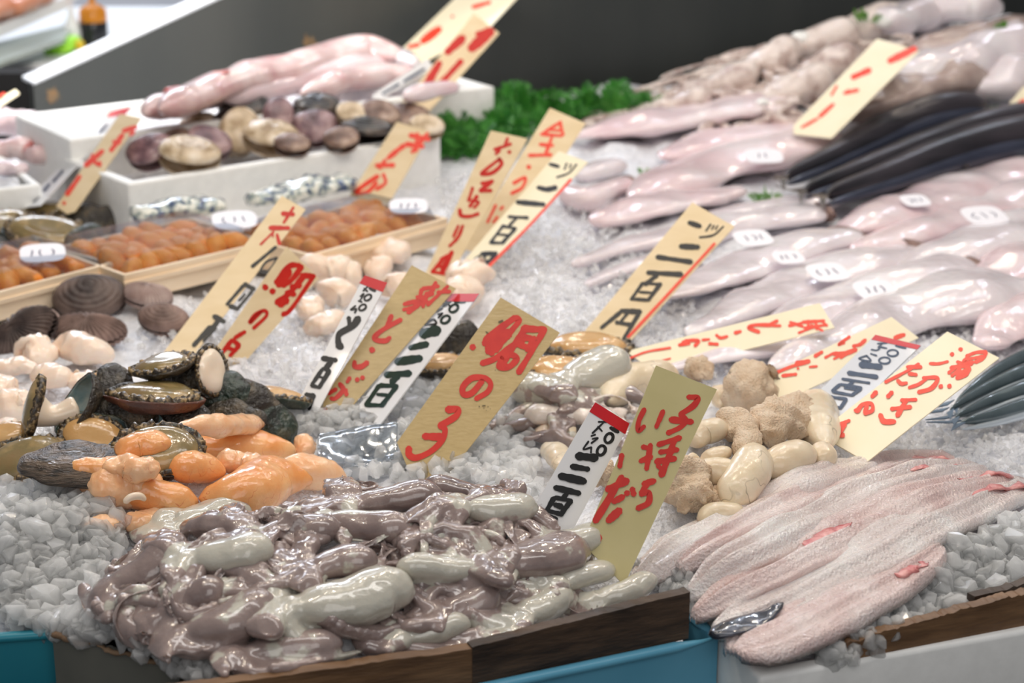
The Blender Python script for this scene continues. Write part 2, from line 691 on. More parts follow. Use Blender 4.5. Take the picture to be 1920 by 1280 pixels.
def ice_chunks(name, poly, n, smin, smax, label, m, seed=0, lift=.0, height=None, layers=1):
    r = np.random.RandomState(seed)
    xs, ys = [p[0] for p in poly], [p[1] for p in poly]
    Vs, Fs, o, k = [], [], 0, 0
    while k < n:
        x, y = r.uniform(min(xs), max(xs)), r.uniform(min(ys), max(ys))
        if not inside(poly, x, y):
            continue
        k += 1
        p = hit(x, y) if height is None else P(x, y, height)
        V, F = (PROT_F if m is M['ice'] else PROT)[r.randint(len(PROT))]
        s = r.uniform(smin, smax) * (1 if r.rand() > .08 else 1.35)
        Q = np.linalg.qr(r.normal(size=(3, 3)))[0]
        if np.linalg.det(Q) < 0:
            Q[:, 0] *= -1
        W = (V * s) @ Q.T + p + Z3 * (lift + r.uniform(-.45, .45) * s + r.rand() * (layers - 1) * s * .8)
        Vs.append(W)
        Fs.append(F + o)
        o += len(V)
    V = np.vstack(Vs)
    F = np.vstack(Fs)
    ob = obj(name, V, F.tolist(), m, smooth=False)
    return tag(ob, label, 'ice', kind='stuff')


ice_chunks('ice_chunks', [(0, 905), (120, 905), (200, 940), (250, 1000), (235, 1030), (190, 1080), (180, 1140), (260, 1190), (335, 1240), (150, 1195), (0, 1180)],
           560, .0085, .0165, 'heap of clear ice chunks left of the octopus heap above the teal tub', M['ice'], 1, .002, layers=1.6)
ice_chunks('ice_chunks', [(540, 770), (700, 720), (850, 660), (1000, 780), (1010, 900), (1000, 990), (880, 900), (640, 900)],
           720, .0080, .0145, 'wet ice chunks around the foot of the aged sea bream roe sign', M['ice'], 2, .002, layers=1.4)
ice_chunks('ice_chunks', [(1540, 1235), (1600, 1160), (1700, 1110), (1780, 1040), (1925, 980), (1925, 1110), (1800, 1160), (1640, 1215), (1580, 1245)],
           480, .0085, .0165, 'heap of clear ice chunks behind the broken planks beside the eel fillets', M['ice'], 3, .002, layers=1.6)
ice_chunks('ice_chunks', [(1180, 1060), (1290, 1050), (1310, 1150), (1270, 1130)],
           110, .006, .010, 'few ice chunks between the octopus heap and the eel fillets', M['ice'], 4, .0, layers=1.2)
ice_chunks('ice_chunks', [(230, 640), (350, 560), (470, 520), (660, 540), (760, 620), (840, 620), (760, 720), (560, 790), (440, 700), (330, 680)],
           900, .0045, .0085, 'crushed ice between the ark shells and the white price signs', M['ice_fine'], 5, 0)
ice_chunks('ice_chunks', [(820, 330), (1060, 320), (1130, 420), (1230, 420), (1300, 520), (1300, 640), (1180, 690), (1050, 650), (930, 560), (840, 520)],
           1500, .0045, .0085, 'crushed ice slope between the leaning price signs and the white fish', M['ice_fine'], 6, 0)
ice_chunks('ice_chunks', [(1540, 860), (1720, 760), (1925, 740), (1925, 880), (1760, 860)],
           450, .004, .0075, 'smooth crushed ice under the tails of the silver saury', M['ice_fine'], 7, -.003)
ice_chunks('ice_chunks', [(1180, 700), (1500, 620), (1925, 600), (1925, 700), (1500, 770), (1330, 740)],
           500, .004, .008, 'wet crushed ice below the front row of white fish', M['ice_fine'], 8, -.003)

ice_chunks('ice_chunks', [(290, 1222), (430, 1250), (440, 1288), (335, 1278)],
           70, .006, .011, 'few ice chunks in the front left corner of the octopus tray', M['ice'], 14, .004, layers=1.2)

# ---------------------------------------------------------------- tubs, boards and foam boxes
def hollow_box(fl, fr, back, height, wall, floor_up=.02):
    "open box: outer front-left and front-right rim points, vector to the back, height, wall thickness"
    fl, fr, back = map(lambda q: np.asarray(q, float), (fl, fr, back))
    e = norm(fr - fl)
    g = norm(back)
    dn = np.array([0, 0, -height])
    outer = [fl, fr, fr + back, fl + back]
    inner = [fl + (e + g) * wall, fr + (g - e) * wall, fr + back - (e + g) * wall, fl + back + (e - g) * wall]
    V = outer + inner + [p + dn for p in outer] + [p + dn + Z3 * floor_up for p in inner]
    F = []
    for i in range(4):
        j = (i + 1) % 4
        F += [(i, j, 4 + j, 4 + i), (8 + i, 8 + j, j, i), (4 + i, 4 + j, 12 + j, 12 + i)]
    F += [(11, 10, 9, 8), (12, 13, 14, 15)]
    return np.array(V), F


def foam_box(label, fl, fr, back, height, wall=.022, group=None):
    V, F = hollow_box(fl, fr, back, height, wall)
    o = obj('foam_box', V, F, M['foam'], smooth=True)
    bevel(o, .005, 3)
    return tag(o, label, 'box', group)


def tub(label, fl, fr, back, height, m):
    V, F = hollow_box(fl, fr, back, height, .004)
    o = obj('plastic_tub', V, F, m, smooth=False)
    tag(o, label, 'tub')
    fl, fr, back = map(np.asarray, (fl, fr, back))
    c = [fl, fr, fr + back, fl + back]
    parts = []
    for i in range(4):
        p, q = c[i], c[(i + 1) % 4]
        parts.append(loft([p, p + (q - p) * .5, q], [.0062] * 3, [.0048] * 3, 8, 10, cap=.02))
    V, F = join(*parts)
    obj('rolled_rim', V, F, m, o)
    return o


q0, q1 = P(905, 1290, 0.0), P(1346, 1196, 0.0)
tub('blue plastic tub under the dark board right of the octopus heap', q0 - (q1 - q0) * .35, q1, norm(V3) * .22, .20, M['blue'])
q0, q1 = P(-150, 1206, 0.0), P(150, 1184, 0.0)
tub('teal plastic tub under the clear ice chunks at bottom left', q0, q1 + (q1 - q0) * .1, norm(V3) * .16, .20, M['teal'])


def plank(name, label, A, B, down, thick, m, ragged=0.0, seed=0, n=40, parent=None, back=None, edge=None):
    r = np.random.RandomState(seed)
    A, B = np.asarray(A, float), np.asarray(B, float)
    g = norm(np.cross(Z3, B - A)) if back is None else norm(back)
    V, F = [], []
    jag = np.cumsum(r.normal(size=n))
    jag = (jag - np.linspace(jag[0], jag[-1], n)) / (np.abs(jag).max() + 1e-6) * ragged + r.normal(size=n) * ragged * .25
    for i, t in enumerate(np.linspace(0, 1, n)):
        p = A + (B - A) * t + Z3 * jag[i]
        f = A + (B - A) * t - Z3 * down
        V += [p, p + g * thick + Z3 * r.normal() * ragged * .2, f + g * thick, f]
    for i in range(n - 1):
        a_, b_ = i * 4, i * 4 + 4
        for j in range(4):
            jj = (j + 1) % 4
            F.append((a_ + j, b_ + j, b_ + jj, a_ + jj))
    F += [(0, 1, 2, 3), ((n - 1) * 4 + 3, (n - 1) * 4 + 2, (n - 1) * 4 + 1, (n - 1) * 4)]
    o = obj(name, np.array(V), F, m, smooth=False)
    tag(o, label, 'board')
    return o


b0, b1 = P(886, 1283, .002), P(1291, 1198, .002)
plank('wooden_board', 'dark wet board edging the octopus heap above the blue tub', b0 + Z3 * .036, b1 + Z3 * .047, .046, .012, M['wood_dark'], .0008, 3)
plank('wooden_board', 'mid brown board along the front of the octopus heap', P(300, 1296, .036), P(886, 1216, .036), .07, .012, M['wood_mid'], .0008, 4)
gb = plank('card_panel', 'grey card panel with frayed edge left of the octopus heap', P(98, 1188, .012), P(335, 1252, .012), .10, .006, M['grey_board'], .0012, 5)
fr_ = [P(98 + (335 - 98) * t, 1188 + 64 * t, .0135) + Z3 * .0015 * math.sin(t * 23) for t in np.linspace(0, 1, 24)]
V_, F_ = loft(fr_, [.0035] * 24, [.002] * 24, 60, 8, cap=.03)
obj('frayed_edge', V_, F_, M['frayed'], gb)
roughen(gb.children[0].data, .0012, 300, 5)
plank('dark_post', 'dark wooden upright at the far left beside the clear ice', P(-40, 1062, .03), P(17, 1052, .03), .085, .01, M['dark'], .0, 6, 4)

r0, r1 = P(1424, 1270, .0), P(1925, 1181, .0)
e_ = norm(r1 - r0)
foam_box('white foam box under the eel fillets and broken planks at bottom right', r0, r0 + e_ * .42, norm(np.cross(Z3, e_)) * .30, .12, .018)
plank('broken_plank', 'long broken brown plank in the front of the right foam box', P(1586, 1236, .001) + Z3 * .016, P(1945, 1166, .001) + Z3 * .033, .034, .011, M['wood_mid'], .0018, 8, 60)
plank('broken_plank', 'short upper splinter of brown wood behind the long broken plank', P(1825, 1148, .015) + Z3 * .016, P(1950, 1112, .015) + Z3 * .016, .03, .010, M['wood_dark'], .0015, 9, 20)

# foam boxes at the back
A0, A1 = P(240, 345, .08), P(827, 252, .08)
eA = norm(A1 - A0)
gA = norm(np.cross(Z3, eA))
foam_box('white foam box in front holding the brown clams', A0, A1, gA * .24, .10, .022)
B0, B1 = P(130, 262, .115), P(928, 162, .115)
eB = norm(B1 - B0)
gB = norm(np.cross(Z3, eB))
foam_box('white foam box against the steel partition holding pink fish', B0, B1, gB * .26, .13, .022)
C0, C1 = P(-160, 372, .06), P(78, 345, .06)
eC = norm(C1 - C0)
foam_box('shallow white foam tray at far left holding pink fish chunks', C0, C1, norm(np.cross(Z3, eC)) * .30, .07, .014)

# ---------------------------------------------------------------- behind the partition, top left
M['white_wall'] = mat('pale_wall', lin(228, 230, 236), lin(240, 240, 244), 3, .6)
V_, F_ = box((-1.3, 7.6, 1.3), 6, .1, 2.6)
struct(obj('wall_far', V_, F_, M['white_wall'], smooth=False))
M['shelf'] = mat('pale_green_shelf', lin(176, 186, 176), lin(190, 198, 188), 4, .3)
M['amber'] = mat('amber_cap', lin(206, 128, 28), rough=.35)
M['blackp'] = mat('black_plastic', lin(34, 35, 38), rough=.3)
M['lime'] = mat('lime_green', lin(150, 232, 60), lin(176, 238, 70), 20, .5)
M['yellow'] = mat('yellow_plastic', lin(222, 190, 40), rough=.4)
M['whitep'] = mat('white_plastic', lin(240, 240, 238), rough=.4)
M['meat'] = mat('orange_pink_flesh', lin(196, 110, 62), lin(214, 150, 120), 14, .3, .3, 40, coat=.3)

YB = 5.2
# counter behind the partition on which the bottles stand
sh = PD(178, 84, YB)
V_, F_ = box((sh[0] + .25, sh[1] + .25, sh[2] - .03), 2.6, 1.0, .05)
tag(obj('back_counter', V_, F_, M['whitep'], smooth=False), 'white counter behind the partition carrying the sauce bottle', 'counter')
k = pxm(sh)
V_, F_ = lathe([(0, 0), (24 * k, 0), (26 * k, 4 * k), (26 * k, 42 * k), (25 * k, 44 * k)], sh, 24)
bt = obj('sauce_bottle', V_, F_, M['blackp'])
tag(bt, 'dark sauce bottle with amber cap behind the steel partition', 'bottle')
V_, F_ = lathe([(25 * k, 44 * k), (26 * k, 46 * k), (25 * k, 66 * k), (14 * k, 74 * k), (6 * k, 78 * k), (5 * k, 104 * k), (2 * k, 106 * k)], sh, 24)
obj('cap', V_, F_, M['amber'], bt)
wb = PD(138, 92, YB - .02)
V_, F_ = lathe([(0, 0), (16 * k, 0), (17 * k, 30 * k), (14 * k, 46 * k), (6 * k, 62 * k), (6 * k, 78 * k), (0, 80 * k)], wb, 20)
tag(obj('squeeze_bottle', V_, F_, M['whitep']), 'white bottle left of the amber-capped sauce bottle', 'bottle')
gl = PD(118, 98, YB - .1)
V_, F_ = loft([gl + np.array([-.055, 0, 0]), gl + np.array([0, 0, .02]), gl + np.array([.05, 0, .03])], [.02, .035, .02], [.012, .022, .015], 16, 12)
lo_ = obj('lime_pack', V_, F_, M['lime'])
roughen(lo_.data, .004, 60, 2)
tag(lo_, 'bright lime green pack beside the white bottle at top left', 'pack')
yl = PD(150, 92, YB - .12)
V_, F_ = lathe([(0, 0), (9 * k, 0), (9 * k, 12 * k), (5 * k, 16 * k), (0, 17 * k)], yl, 14)
tag(obj('yellow_lid', V_, F_, M['yellow']), 'small yellow lid below the white bottle', 'lid')


def slab_px(name, quad, Y0, Y1, thick, m, label, cat):
    "slab whose near edge (2 px) stands at depth Y0 and far edge at Y1"
    pts = [PD(quad[0][0], quad[0][1], Y0), PD(quad[1][0], quad[1][1], Y1), PD(quad[2][0], quad[2][1], Y1 + .3), PD(quad[3][0], quad[3][1], Y0 + .3)]
    V, F = prism(pts, (0, 0, -thick))
    return tag(obj(name, V, F, m, smooth=False), label, cat)


slab_px('glass_shelf', [(-60, 138), (118, 72), (150, 40), (-60, 92)], 4.6, 5.0, .012, M['shelf'], 'pale green shelf with bright edge at the top left', 'shelf')
slab_px('meat_tray', [(-60, 72), (130, -8), (160, -40), (-60, 20)], 4.7, 5.2, .03, M['whitep'], 'white tray holding orange-pink fish at the top left corner', 'tray')
for i, (x0, y0, x1, y1, r) in enumerate([(-30, 34, 40, 14, 14), (20, 18, 100, -6, 13)]):
    p, q = PD(x0, y0, 4.8 + .1 * i), PD(x1, y1, 5.05 + .1 * i)
    V_, F_ = loft([p, (p + q) / 2 + Z3 * .01, q], [.025, .035, .02], [.018, .024, .015], 20, 12)
    o = obj('fish_piece', V_, F_, M['meat'])
    roughen(o.data, .004, 50, i)
    tag(o, ['orange-pink fish piece at the left end of the top tray', 'orange-pink fish piece at the right end of the top tray'][i], 'fish')
# darkness of the gap left of the partition, put in as a black box
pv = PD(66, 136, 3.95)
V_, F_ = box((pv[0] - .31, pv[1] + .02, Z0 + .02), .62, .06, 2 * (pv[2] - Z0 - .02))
tag(obj('black_gap', V_, F_, M['dark'], smooth=False), 'dark gap left of the steel partition, put in as a black box', 'gap')

# ---------------------------------------------------------------- seafood materials
M['octo'] = mat('octopus_skin', lin(102, 86, 84), lin(196, 192, 179), 38, .12, .28, 150, sss=.15, coat=1.0, cb=False, c3=lin(158, 140, 134), attr='pig', lo=.30, hi=1.6, rnd=.10, detail=6, rough2=.26)
M['octo_pink'] = mat('pinkish_octopus_skin', lin(150, 128, 122), lin(226, 214, 204), 26, .2, .3, 120, sss=.18, coat=.4, c3=lin(196, 178, 170), attr='pig', lo=.25, hi=1.2)
M['squid_back'] = mat('pale_tentacle_skin', lin(128, 104, 96), lin(226, 212, 204), 40, .25, .5, 90, sss=.12, coat=.5, c3=lin(178, 156, 148), attr='pig', lo=.25, hi=1.2)
M['roe'] = mat('orange_roe', lin(228, 152, 86), lin(238, 182, 126), 26, .22, .2, 180, sss=.35, coat=.5, vein=lin(196, 84, 52), vscale=55, vwid=.012)
M['roe_pale'] = mat('pale_roe', lin(236, 176, 126), lin(240, 202, 164), 30, .24, .3, 120, sss=.3, coat=.4, vein=lin(206, 110, 90), vscale=60, vwid=.014)
M['boiled'] = mat('boiled_roe_sac', lin(214, 194, 164), lin(228, 212, 186), 30, .28, .15, 160, sss=.25, coat=.35)
M['veiny'] = mat('veined_roe_sac', lin(218, 200, 170), lin(232, 218, 194), 30, .3, .15, 160, sss=.25, coat=.3, vein=lin(74, 56, 44), vscale=30, vwid=.016)
M['crumb'] = mat('crumbly_roe', lin(216, 188, 158), lin(234, 213, 188), 60, .75, 1.0, 420, sss=.15, bdist=.004)
M['shell'] = mat('abalone_shell', lin(34, 27, 22), lin(92, 80, 62), 60, .42, 1.0, 170, c3=lin(52, 46, 36), bdist=.005, coat=.35)
M['striated'] = mat('striated_dark_shell', lin(30, 24, 20), lin(112, 94, 78), 40, .45, .8, 120, stretch=(1.2, 1.2, 9), bdist=.004, coat=.3)
M['shell_red'] = mat('reddish_shell', lin(70, 40, 30), lin(104, 62, 46), 40, .4, .7, 140, coat=.3)
M['shell_green'] = mat('green_shell', lin(28, 30, 25), lin(76, 76, 58), 50, .4, .9, 150, c3=lin(40, 56, 46), coat=.4, bdist=.005)
M['nacre'] = mat('nacre', lin(96, 108, 104), lin(172, 176, 168), 26, .2, coat=.6, c3=lin(112, 138, 142))
M['foot'] = mat('abalone_foot', lin(132, 108, 70), lin(176, 148, 100), 24, .22, .35, 60, sss=.2, coat=.5, c3=lin(128, 112, 74))
M['foot_tan'] = mat('tan_abalone_foot', lin(196, 150, 92), lin(214, 176, 124), 14, .22, .35, 60, sss=.2, coat=.5)
M['frill'] = mat('dark_frill', lin(36, 29, 22), lin(172, 146, 104), 190, .35, .6, 180, coat=.3, c3=lin(76, 62, 44))
M['pale_flesh'] = mat('pale_flesh', lin(226, 206, 182), lin(238, 222, 204), 20, .25, .1, 60, sss=.3, coat=.4)
M['scallop'] = mat('scallop_meat', lin(238, 210, 186), lin(246, 228, 212), 24, .3, .25, 90, sss=.35, coat=.4)
M['ark'] = mat('ark_shell', lin(96, 76, 68), lin(156, 130, 120), 30, .55, .6, 90, bdist=.003)
M['ark_pale'] = mat('pale_ark_shell', lin(150, 124, 116), lin(196, 176, 168), 30, .5, .4, 90)
M['ark_dark'] = mat('dark_ark_shell', lin(58, 46, 43), lin(118, 100, 92), 26, .5, .6, 80)
M['clam_dark'] = mat('dark_clam_shell', lin(28, 27, 27), lin(96, 84, 74), 30, .3, .5, 70, coat=.5, c3=lin(52, 46, 44))
M['clam_brown'] = mat('brown_clam_shell', lin(88, 66, 56), lin(190, 164, 146), 30, .35, .5, 70, coat=.4, c3=lin(136, 108, 94))
M['clam_pale'] = mat('pale_clam_shell', lin(158, 132, 98), lin(236, 222, 202), 34, .35, .4, 70, c3=lin(212, 190, 158), coat=.4)
M['clam_purple'] = mat('purple_clam_shell', lin(86, 60, 66), lin(182, 152, 150), 30, .3, .4, 70, coat=.5, c3=lin(136, 104, 108))
M['uni'] = mat('sea_urchin_roe', lin(242, 142, 40), lin(250, 172, 72), 60, .42, .5, 260, sss=.2, rnd=.16)
M['eel'] = mat('eel_flesh', lin(214, 199, 195), lin(236, 230, 227), 16, .16, .8, 330, sss=.2, coat=.9, c3=lin(226, 214, 210), bdist=.004)
M['eel_pink'] = mat('pink_eel_flesh', lin(214, 186, 181), lin(236, 221, 217), 18, .16, .8, 330, sss=.2, coat=.9, bdist=.004)
M['blood'] = mat('red_flesh', lin(190, 96, 98), lin(222, 160, 154), 90, .25, .5, 160, sss=.2, coat=.4)
M['eel_skin'] = mat('dark_eel_skin', lin(30, 32, 40), lin(84, 88, 104), 40, .2, coat=.6)
M['white_fish'] = mat('white_fish_flesh', lin(222, 210, 214), lin(240, 234, 236), 12, .22, .5, 60, sss=.12, coat=.8, c3=lin(232, 222, 226), rnd=.05)
M['pink_fish'] = mat('pink_fish_flesh', lin(226, 198, 202), lin(238, 226, 228), 9, .22, .5, 60, sss=.12, coat=.8, rnd=.05)
M['pinkred'] = mat('pink_red_fish', lin(202, 160, 160), lin(232, 212, 210), 16, .24, .3, 60, sss=.2, coat=.5)
M['cut'] = mat('brown_cut_edge', lin(88, 66, 62), lin(150, 122, 112), 60, .4)
M['dark_fish'] = mat('dark_fish_skin', lin(26, 25, 30), lin(66, 60, 66), 9, .25, .1, 300, coat=.15, metal=.2, rough2=.36, stretch=(.5, .5, 4))
M['fish_belly'] = mat('fish_fin', lin(62, 58, 56), lin(110, 98, 86), 40, .35)
M['belly_blue'] = mat('blue_grey_belly', lin(40, 44, 60), lin(62, 66, 82), 12, .25, coat=.3, stretch=(.5, .5, 4))
M['saury'] = mat('saury_skin', lin(74, 88, 92), lin(112, 126, 132), 10, .2, coat=.5, metal=.35)
M['saury_belly'] = mat('saury_belly', lin(206, 216, 224), rough=.2, metal=.45)
M['saury_fin'] = mat('saury_fin', lin(96, 116, 136), rough=.3)
M['fern'] = mat('green_fern', lin(36, 108, 34), lin(82, 156, 60), 60, .45, rnd=.2)
M['eye'] = mat('eye', lin(16, 16, 20), rough=.08, coat=.6)


def remeshed(name, V, F, voxel, smooth_it=4):
    "fuse overlapping limbs into one continuous skin"
    me = mesh('tmp', V, F)
    o = bpy.data.objects.new('tmp', me)
    SC.collection.objects.link(o)
    r = o.modifiers.new('r', 'REMESH')
    r.mode = 'VOXEL'
    r.voxel_size = voxel
    s = o.modifiers.new('s', 'SMOOTH')
    s.iterations = smooth_it
    s.factor = .5
    dg = bpy.context.evaluated_depsgraph_get()
    dg.update()
    out = bpy.data.meshes.new_from_object(o.evaluated_get(dg))
    bpy.data.objects.remove(o)
    bpy.data.meshes.remove(me)
    out.name = name
    out.materials.clear()
    out.polygons.foreach_set('use_smooth', [True] * len(out.polygons))
    return out


def link_mesh(name, me, mats, loc=None):
    V = get_co(me)
    if loc is None:
        loc = np.array([V[:, 0].mean(), V[:, 1].mean(), V[:, 2].min()])
    set_co(me, V - loc)
    for m in (mats if isinstance(mats, (list, tuple)) else [mats]):
        me.materials.append(m)
    o = bpy.data.objects.new(name, me)
    SC.collection.objects.link(o)
    o.location = loc
    return o


def octopus(label, tail, neck, r_px, pale, seed, spread=75, arm=.125, lift=.45, mat_='octo', group=None, voxel=.0024, arm_r=.0088,
            n_arms=8, name='octopus', turn=None, web=.9, sucker=True, cat='octopus', base_h=None, curl=16, keep_in=False):
    r = np.random.RandomState(seed)
    pa = hit(*tail, .012 + base_h if base_h else .012)
    s = pxm(pa)
    R = r_px * s
    pb = hit(*neck, .012 + (base_h or 0))
    up_l = max(0, pale - .6) * .02 if keep_in else 0
    pa = pa + Z3 * (R * lift + up_l)
    pb = pb + Z3 * (R * lift * .6 + up_l * .5)
    d = norm(pb - pa)
    L = np.linalg.norm(pb - pa)
    side = norm(np.cross(d, Z3))
    q = [pa - d * R * .15, pa + d * L * .22 + Z3 * R * .1 + side * r.normal() * R * .15, pa + d * L * .62 + side * r.normal() * R * .15, pb, pb + d * R * .8 - Z3 * R * .2]
    parts = [loft(q, [R * .75, R * 1.05, R * 1.05, R * .85, R * .6], [R * .65, R * .85, R * .82, R * .62, R * .45], 26, 18, cap=.26)]
    head = pb + d * R * .55
    a0 = math.atan2(d[1], d[0]) if turn is None else turn
    head_r = R * .62
    parts.append(loft([head - d * head_r, head, head + d * head_r * 1.1], [head_r * .8, head_r * 1.1, head_r * .8], [head_r * .6, head_r * .85, head_r * .5], 12, 14, cap=.3))
    axes = [q]
    if web:
        w = head + d * head_r * 1.4
        parts.append(loft([w - d * head_r * 1.2, w, w + d * head_r * 1.4], [head_r * 1.1, head_r * 1.8 * web, head_r * 1.5], [head_r * .6, head_r * .7, head_r * .35], 14, 16, cap=.3))
    for k in range(n_arms):
        f = (k + .5) / n_arms * 2 - 1
        ang = a0 + math.radians(spread * f) + r.normal() * .12
        pos = head + d * head_r * .5 + side * -f * head_r * .8
        cur = r.normal() * curl
        al = arm * r.uniform(.75, 1.2)
        pth = [head.copy(), pos.copy()]
        nst = 13
        st = al / nst
        lay = (r.uniform(.012, .022) if r.rand() < .3 else r.uniform(.002, .012)) if keep_in else r.uniform(.001, .014)
        ba = ang
        for i in range(nst):
            u = i / nst
            ba += cur * st * (.3 + 1.8 * u) + r.normal() * .10
            if keep_in:
                cx, cy, rx_, ry_, _, _, cc_, ss_ = MOUNDS[0]
                ea = ((pos[0] - cx) * cc_ + (pos[1] - cy) * ss_) / (rx_ * .97)
                eb = (-(pos[0] - cx) * ss_ + (pos[1] - cy) * cc_) / (ry_ * .88)
                if ea * ea + eb * eb > 1.0:
                    want = math.atan2(cy - pos[1], cx - pos[0])
                    df = (want - ba + math.pi) % (2 * math.pi) - math.pi
                    ba += df * .34
            pos = pos + np.array([math.cos(ba), math.sin(ba), 0]) * st
            rad = arm_r * (1 - u * .75)
            zt = Z0 + float(H(pos[0], pos[1])) + (base_h or 0) + rad * .7 + lay * (1 - .5 * u)
            z = pos[2] + (zt - pos[2]) * (.6 if keep_in else .45)
            z = max(z, pos[2] - st * 1.6)
            pos = np.array([pos[0], pos[1], z])
            pth.append(pos.copy())
        rad = [arm_r * 1.5, arm_r * 1.35] + [arm_r * (1.12 - .92 * (i + 1) / nst) for i in range(nst)]
        parts.append(loft(pth, rad, [x * (.66 if keep_in else .85) for x in rad], 44, 9, cap=.03))
        if sucker:
            c = cr(pth, 30)
            rr = cr(rad, 30)[:, 0]
            sg = 1 if k % 2 else -1
            for i in range(8, 29):
                t = norm(c[min(i + 1, 29)] - c[i - 1])
                sd = norm(np.cross(t, Z3)) * sg
                o_ = c[i] + (sd * .75 + Z3 * .55) * rr[i]
                parts.append(lathe([(rr[i] * .30, -rr[i] * .2), (rr[i] * .42, rr[i] * .1), (rr[i] * .34, rr[i] * .3)], o_, 7, sd * .75 + Z3 * .5))
        axes.append(pth)
    V, F = join(*parts)
    me = remeshed('octopus_body', V, F, voxel)
    V = get_co(me)
    mant = cr(np.array(q), 24)
    dm = np.min(np.linalg.norm(V[:, None] - mant[None], axis=2), axis=1) / (R + 1e-6)
    up_ = normals(me)[:, 2]
    nz = Noise(seed + 7, 3)(V, 70)
    wm = np.clip(1 - (dm - .9) / .5, 0, 1)
    wm = wm * wm * (3 - 2 * wm)
    pig = wm * pale * 1.0 + (1 - wm) * (pale * .14 + .26) + .10 * nz
    wr = Noise(seed + 11, 3)(V * np.array([1, 1, .6]), 110)
    Vd = V - .68 * (V @ d)[:, None] * d
    wr2 = .5 - np.abs(Noise(seed + 5, 2)(Vd, 50))
    wr3 = .5 - np.abs(Noise(seed + 6, 2)(V, 120))
    soft = np.clip(dm - .75, 0, 1)
    fold = 1.0 if sucker else 2.2
    set_co(me, V + normals(me) * (wr * .0006 + wr2 * .0072 * soft * fold + wr3 * .0016 * (soft * fold + .12))[:, None])
    at = me.attributes.new('pig', 'FLOAT', 'POINT')
    at.data.foreach_set('value', pig.astype(np.float32))
    o = link_mesh(name, me, M[mat_])
    tag(o, label, cat, group)
    return o


# ---------------------------------------------------------------- small octopuses heaped in front
OG = 'small octopuses heaped in the front tray'
for a in [
    ('small octopus with big pale round mantle at the lower middle of the heap', (772, 1152), (580, 1160), 54, 1.0, 11, 80, .12),
    ('small octopus with pale shiny mantle at the left middle of the heap', (508, 1066), (385, 1062), 40, .95, 12, 90, .13),
    ('small octopus with long pale mantle in the exact middle of the heap', (748, 1092), (905, 1082), 29, 1.0, 13, 70, .12),
    ('small octopus with greenish slim mantle lying on the brown front board', (882, 1196), (765, 1203), 29, .9, 14, 50, .09),
    ('small octopus with grey-green mantle touching the orange roe', (470, 972), (335, 1003), 38, .75, 15, 80, .11),
    ('dark small octopus at the far left edge of the heap', (350, 1035), (235, 1105), 42, .15, 16, 85, .12),
    ('mauve small octopus with folded arms at the lower left of the heap', (515, 1150), (370, 1195), 44, .45, 17, 100, .13),
    ('brownish small octopus behind the pale left one in the heap', (640, 1005), (500, 1012), 32, .3, 18, 90, .13),
    ('dark wrinkled small octopus at the very back of the heap', (828, 938), (680, 950), 30, .2, 19, 80, .12),
    ('little dark octopus next to the ice at the top right of the heap', (800, 912), (895, 932), 21, .1, 20, 70, .08),
    ('olive small octopus with broad dark mantle in the upper middle of the heap', (772, 1010), (630, 990), 37, .4, 21, 80, .12),
    ('pale pinkish small octopus beside the foot of the white price sign', (1005, 978), (880, 962), 34, .8, 22, 80, .11),
    ('mauve small octopus with big folded skirt at the right of the heap', (1100, 1058), (960, 1068), 46, .35, 23, 105, .13),
    ('translucent white small octopus at the foot of the yellow sign', (1132, 1040), (1050, 1030), 31, 1.0, 24, 70, .08),
    ('small octopus with slim pale mantle below the yellow sign foot', (1152, 1088), (1050, 1104), 24, .9, 25, 60, .09),
    ('white small octopus at the right tip of the heap by the dark board', (1230, 1112), (1130, 1135), 26, 1.0, 26, 60, .09),
    ('pinkish small octopus drooping over the dark front board', (1072, 1132), (985, 1160), 32, .65, 27, 70, .14),
    ('mauve small octopus spilling at the bottom left corner of the heap', (640, 1222), (470, 1236), 36, .4, 28, 90, .11),
    ('grey small octopus low at the left rim of the heap', (420, 1110), (310, 1160), 34, .3, 29, 95, .12),
    ('brown small octopus tucked under the long pale one', (700, 1060), (600, 1075), 34, .2, 30, 100, .13),
    ('purple-grey small octopus between the long pale and drooping ones', (930, 1130), (850, 1150), 34, .25, 31, 110, .13),
]:
    octopus(a[0], a[1], a[2], a[3] * 1.04, a[4], a[5], a[6] * 1.2, a[7] * 1.25, group=OG, keep_in=True, curl=24, web=1.7, arm_r=.0112, voxel=.0020)

octopus('pale mauve octopus lying on ice right of the aged sea bream sign', (1165, 700), (1080, 722), 46, .9, 41, 75, .13, mat_='octo', arm_r=.011, web=1.5, group='octopuses in the middle of the ice')
octopus('grey octopus arms and mantle below the dark shells', (965, 738), (1040, 752), 34, .6, 42, 110, .12, arm_r=.011, web=1.6, group='octopuses in the middle of the ice')
octopus('translucent octopus lying beside the boiled roe', (985, 790), (1070, 785), 24, .95, 43, 60, .08, mat_='octo_pink', group='octopuses in the middle of the ice')

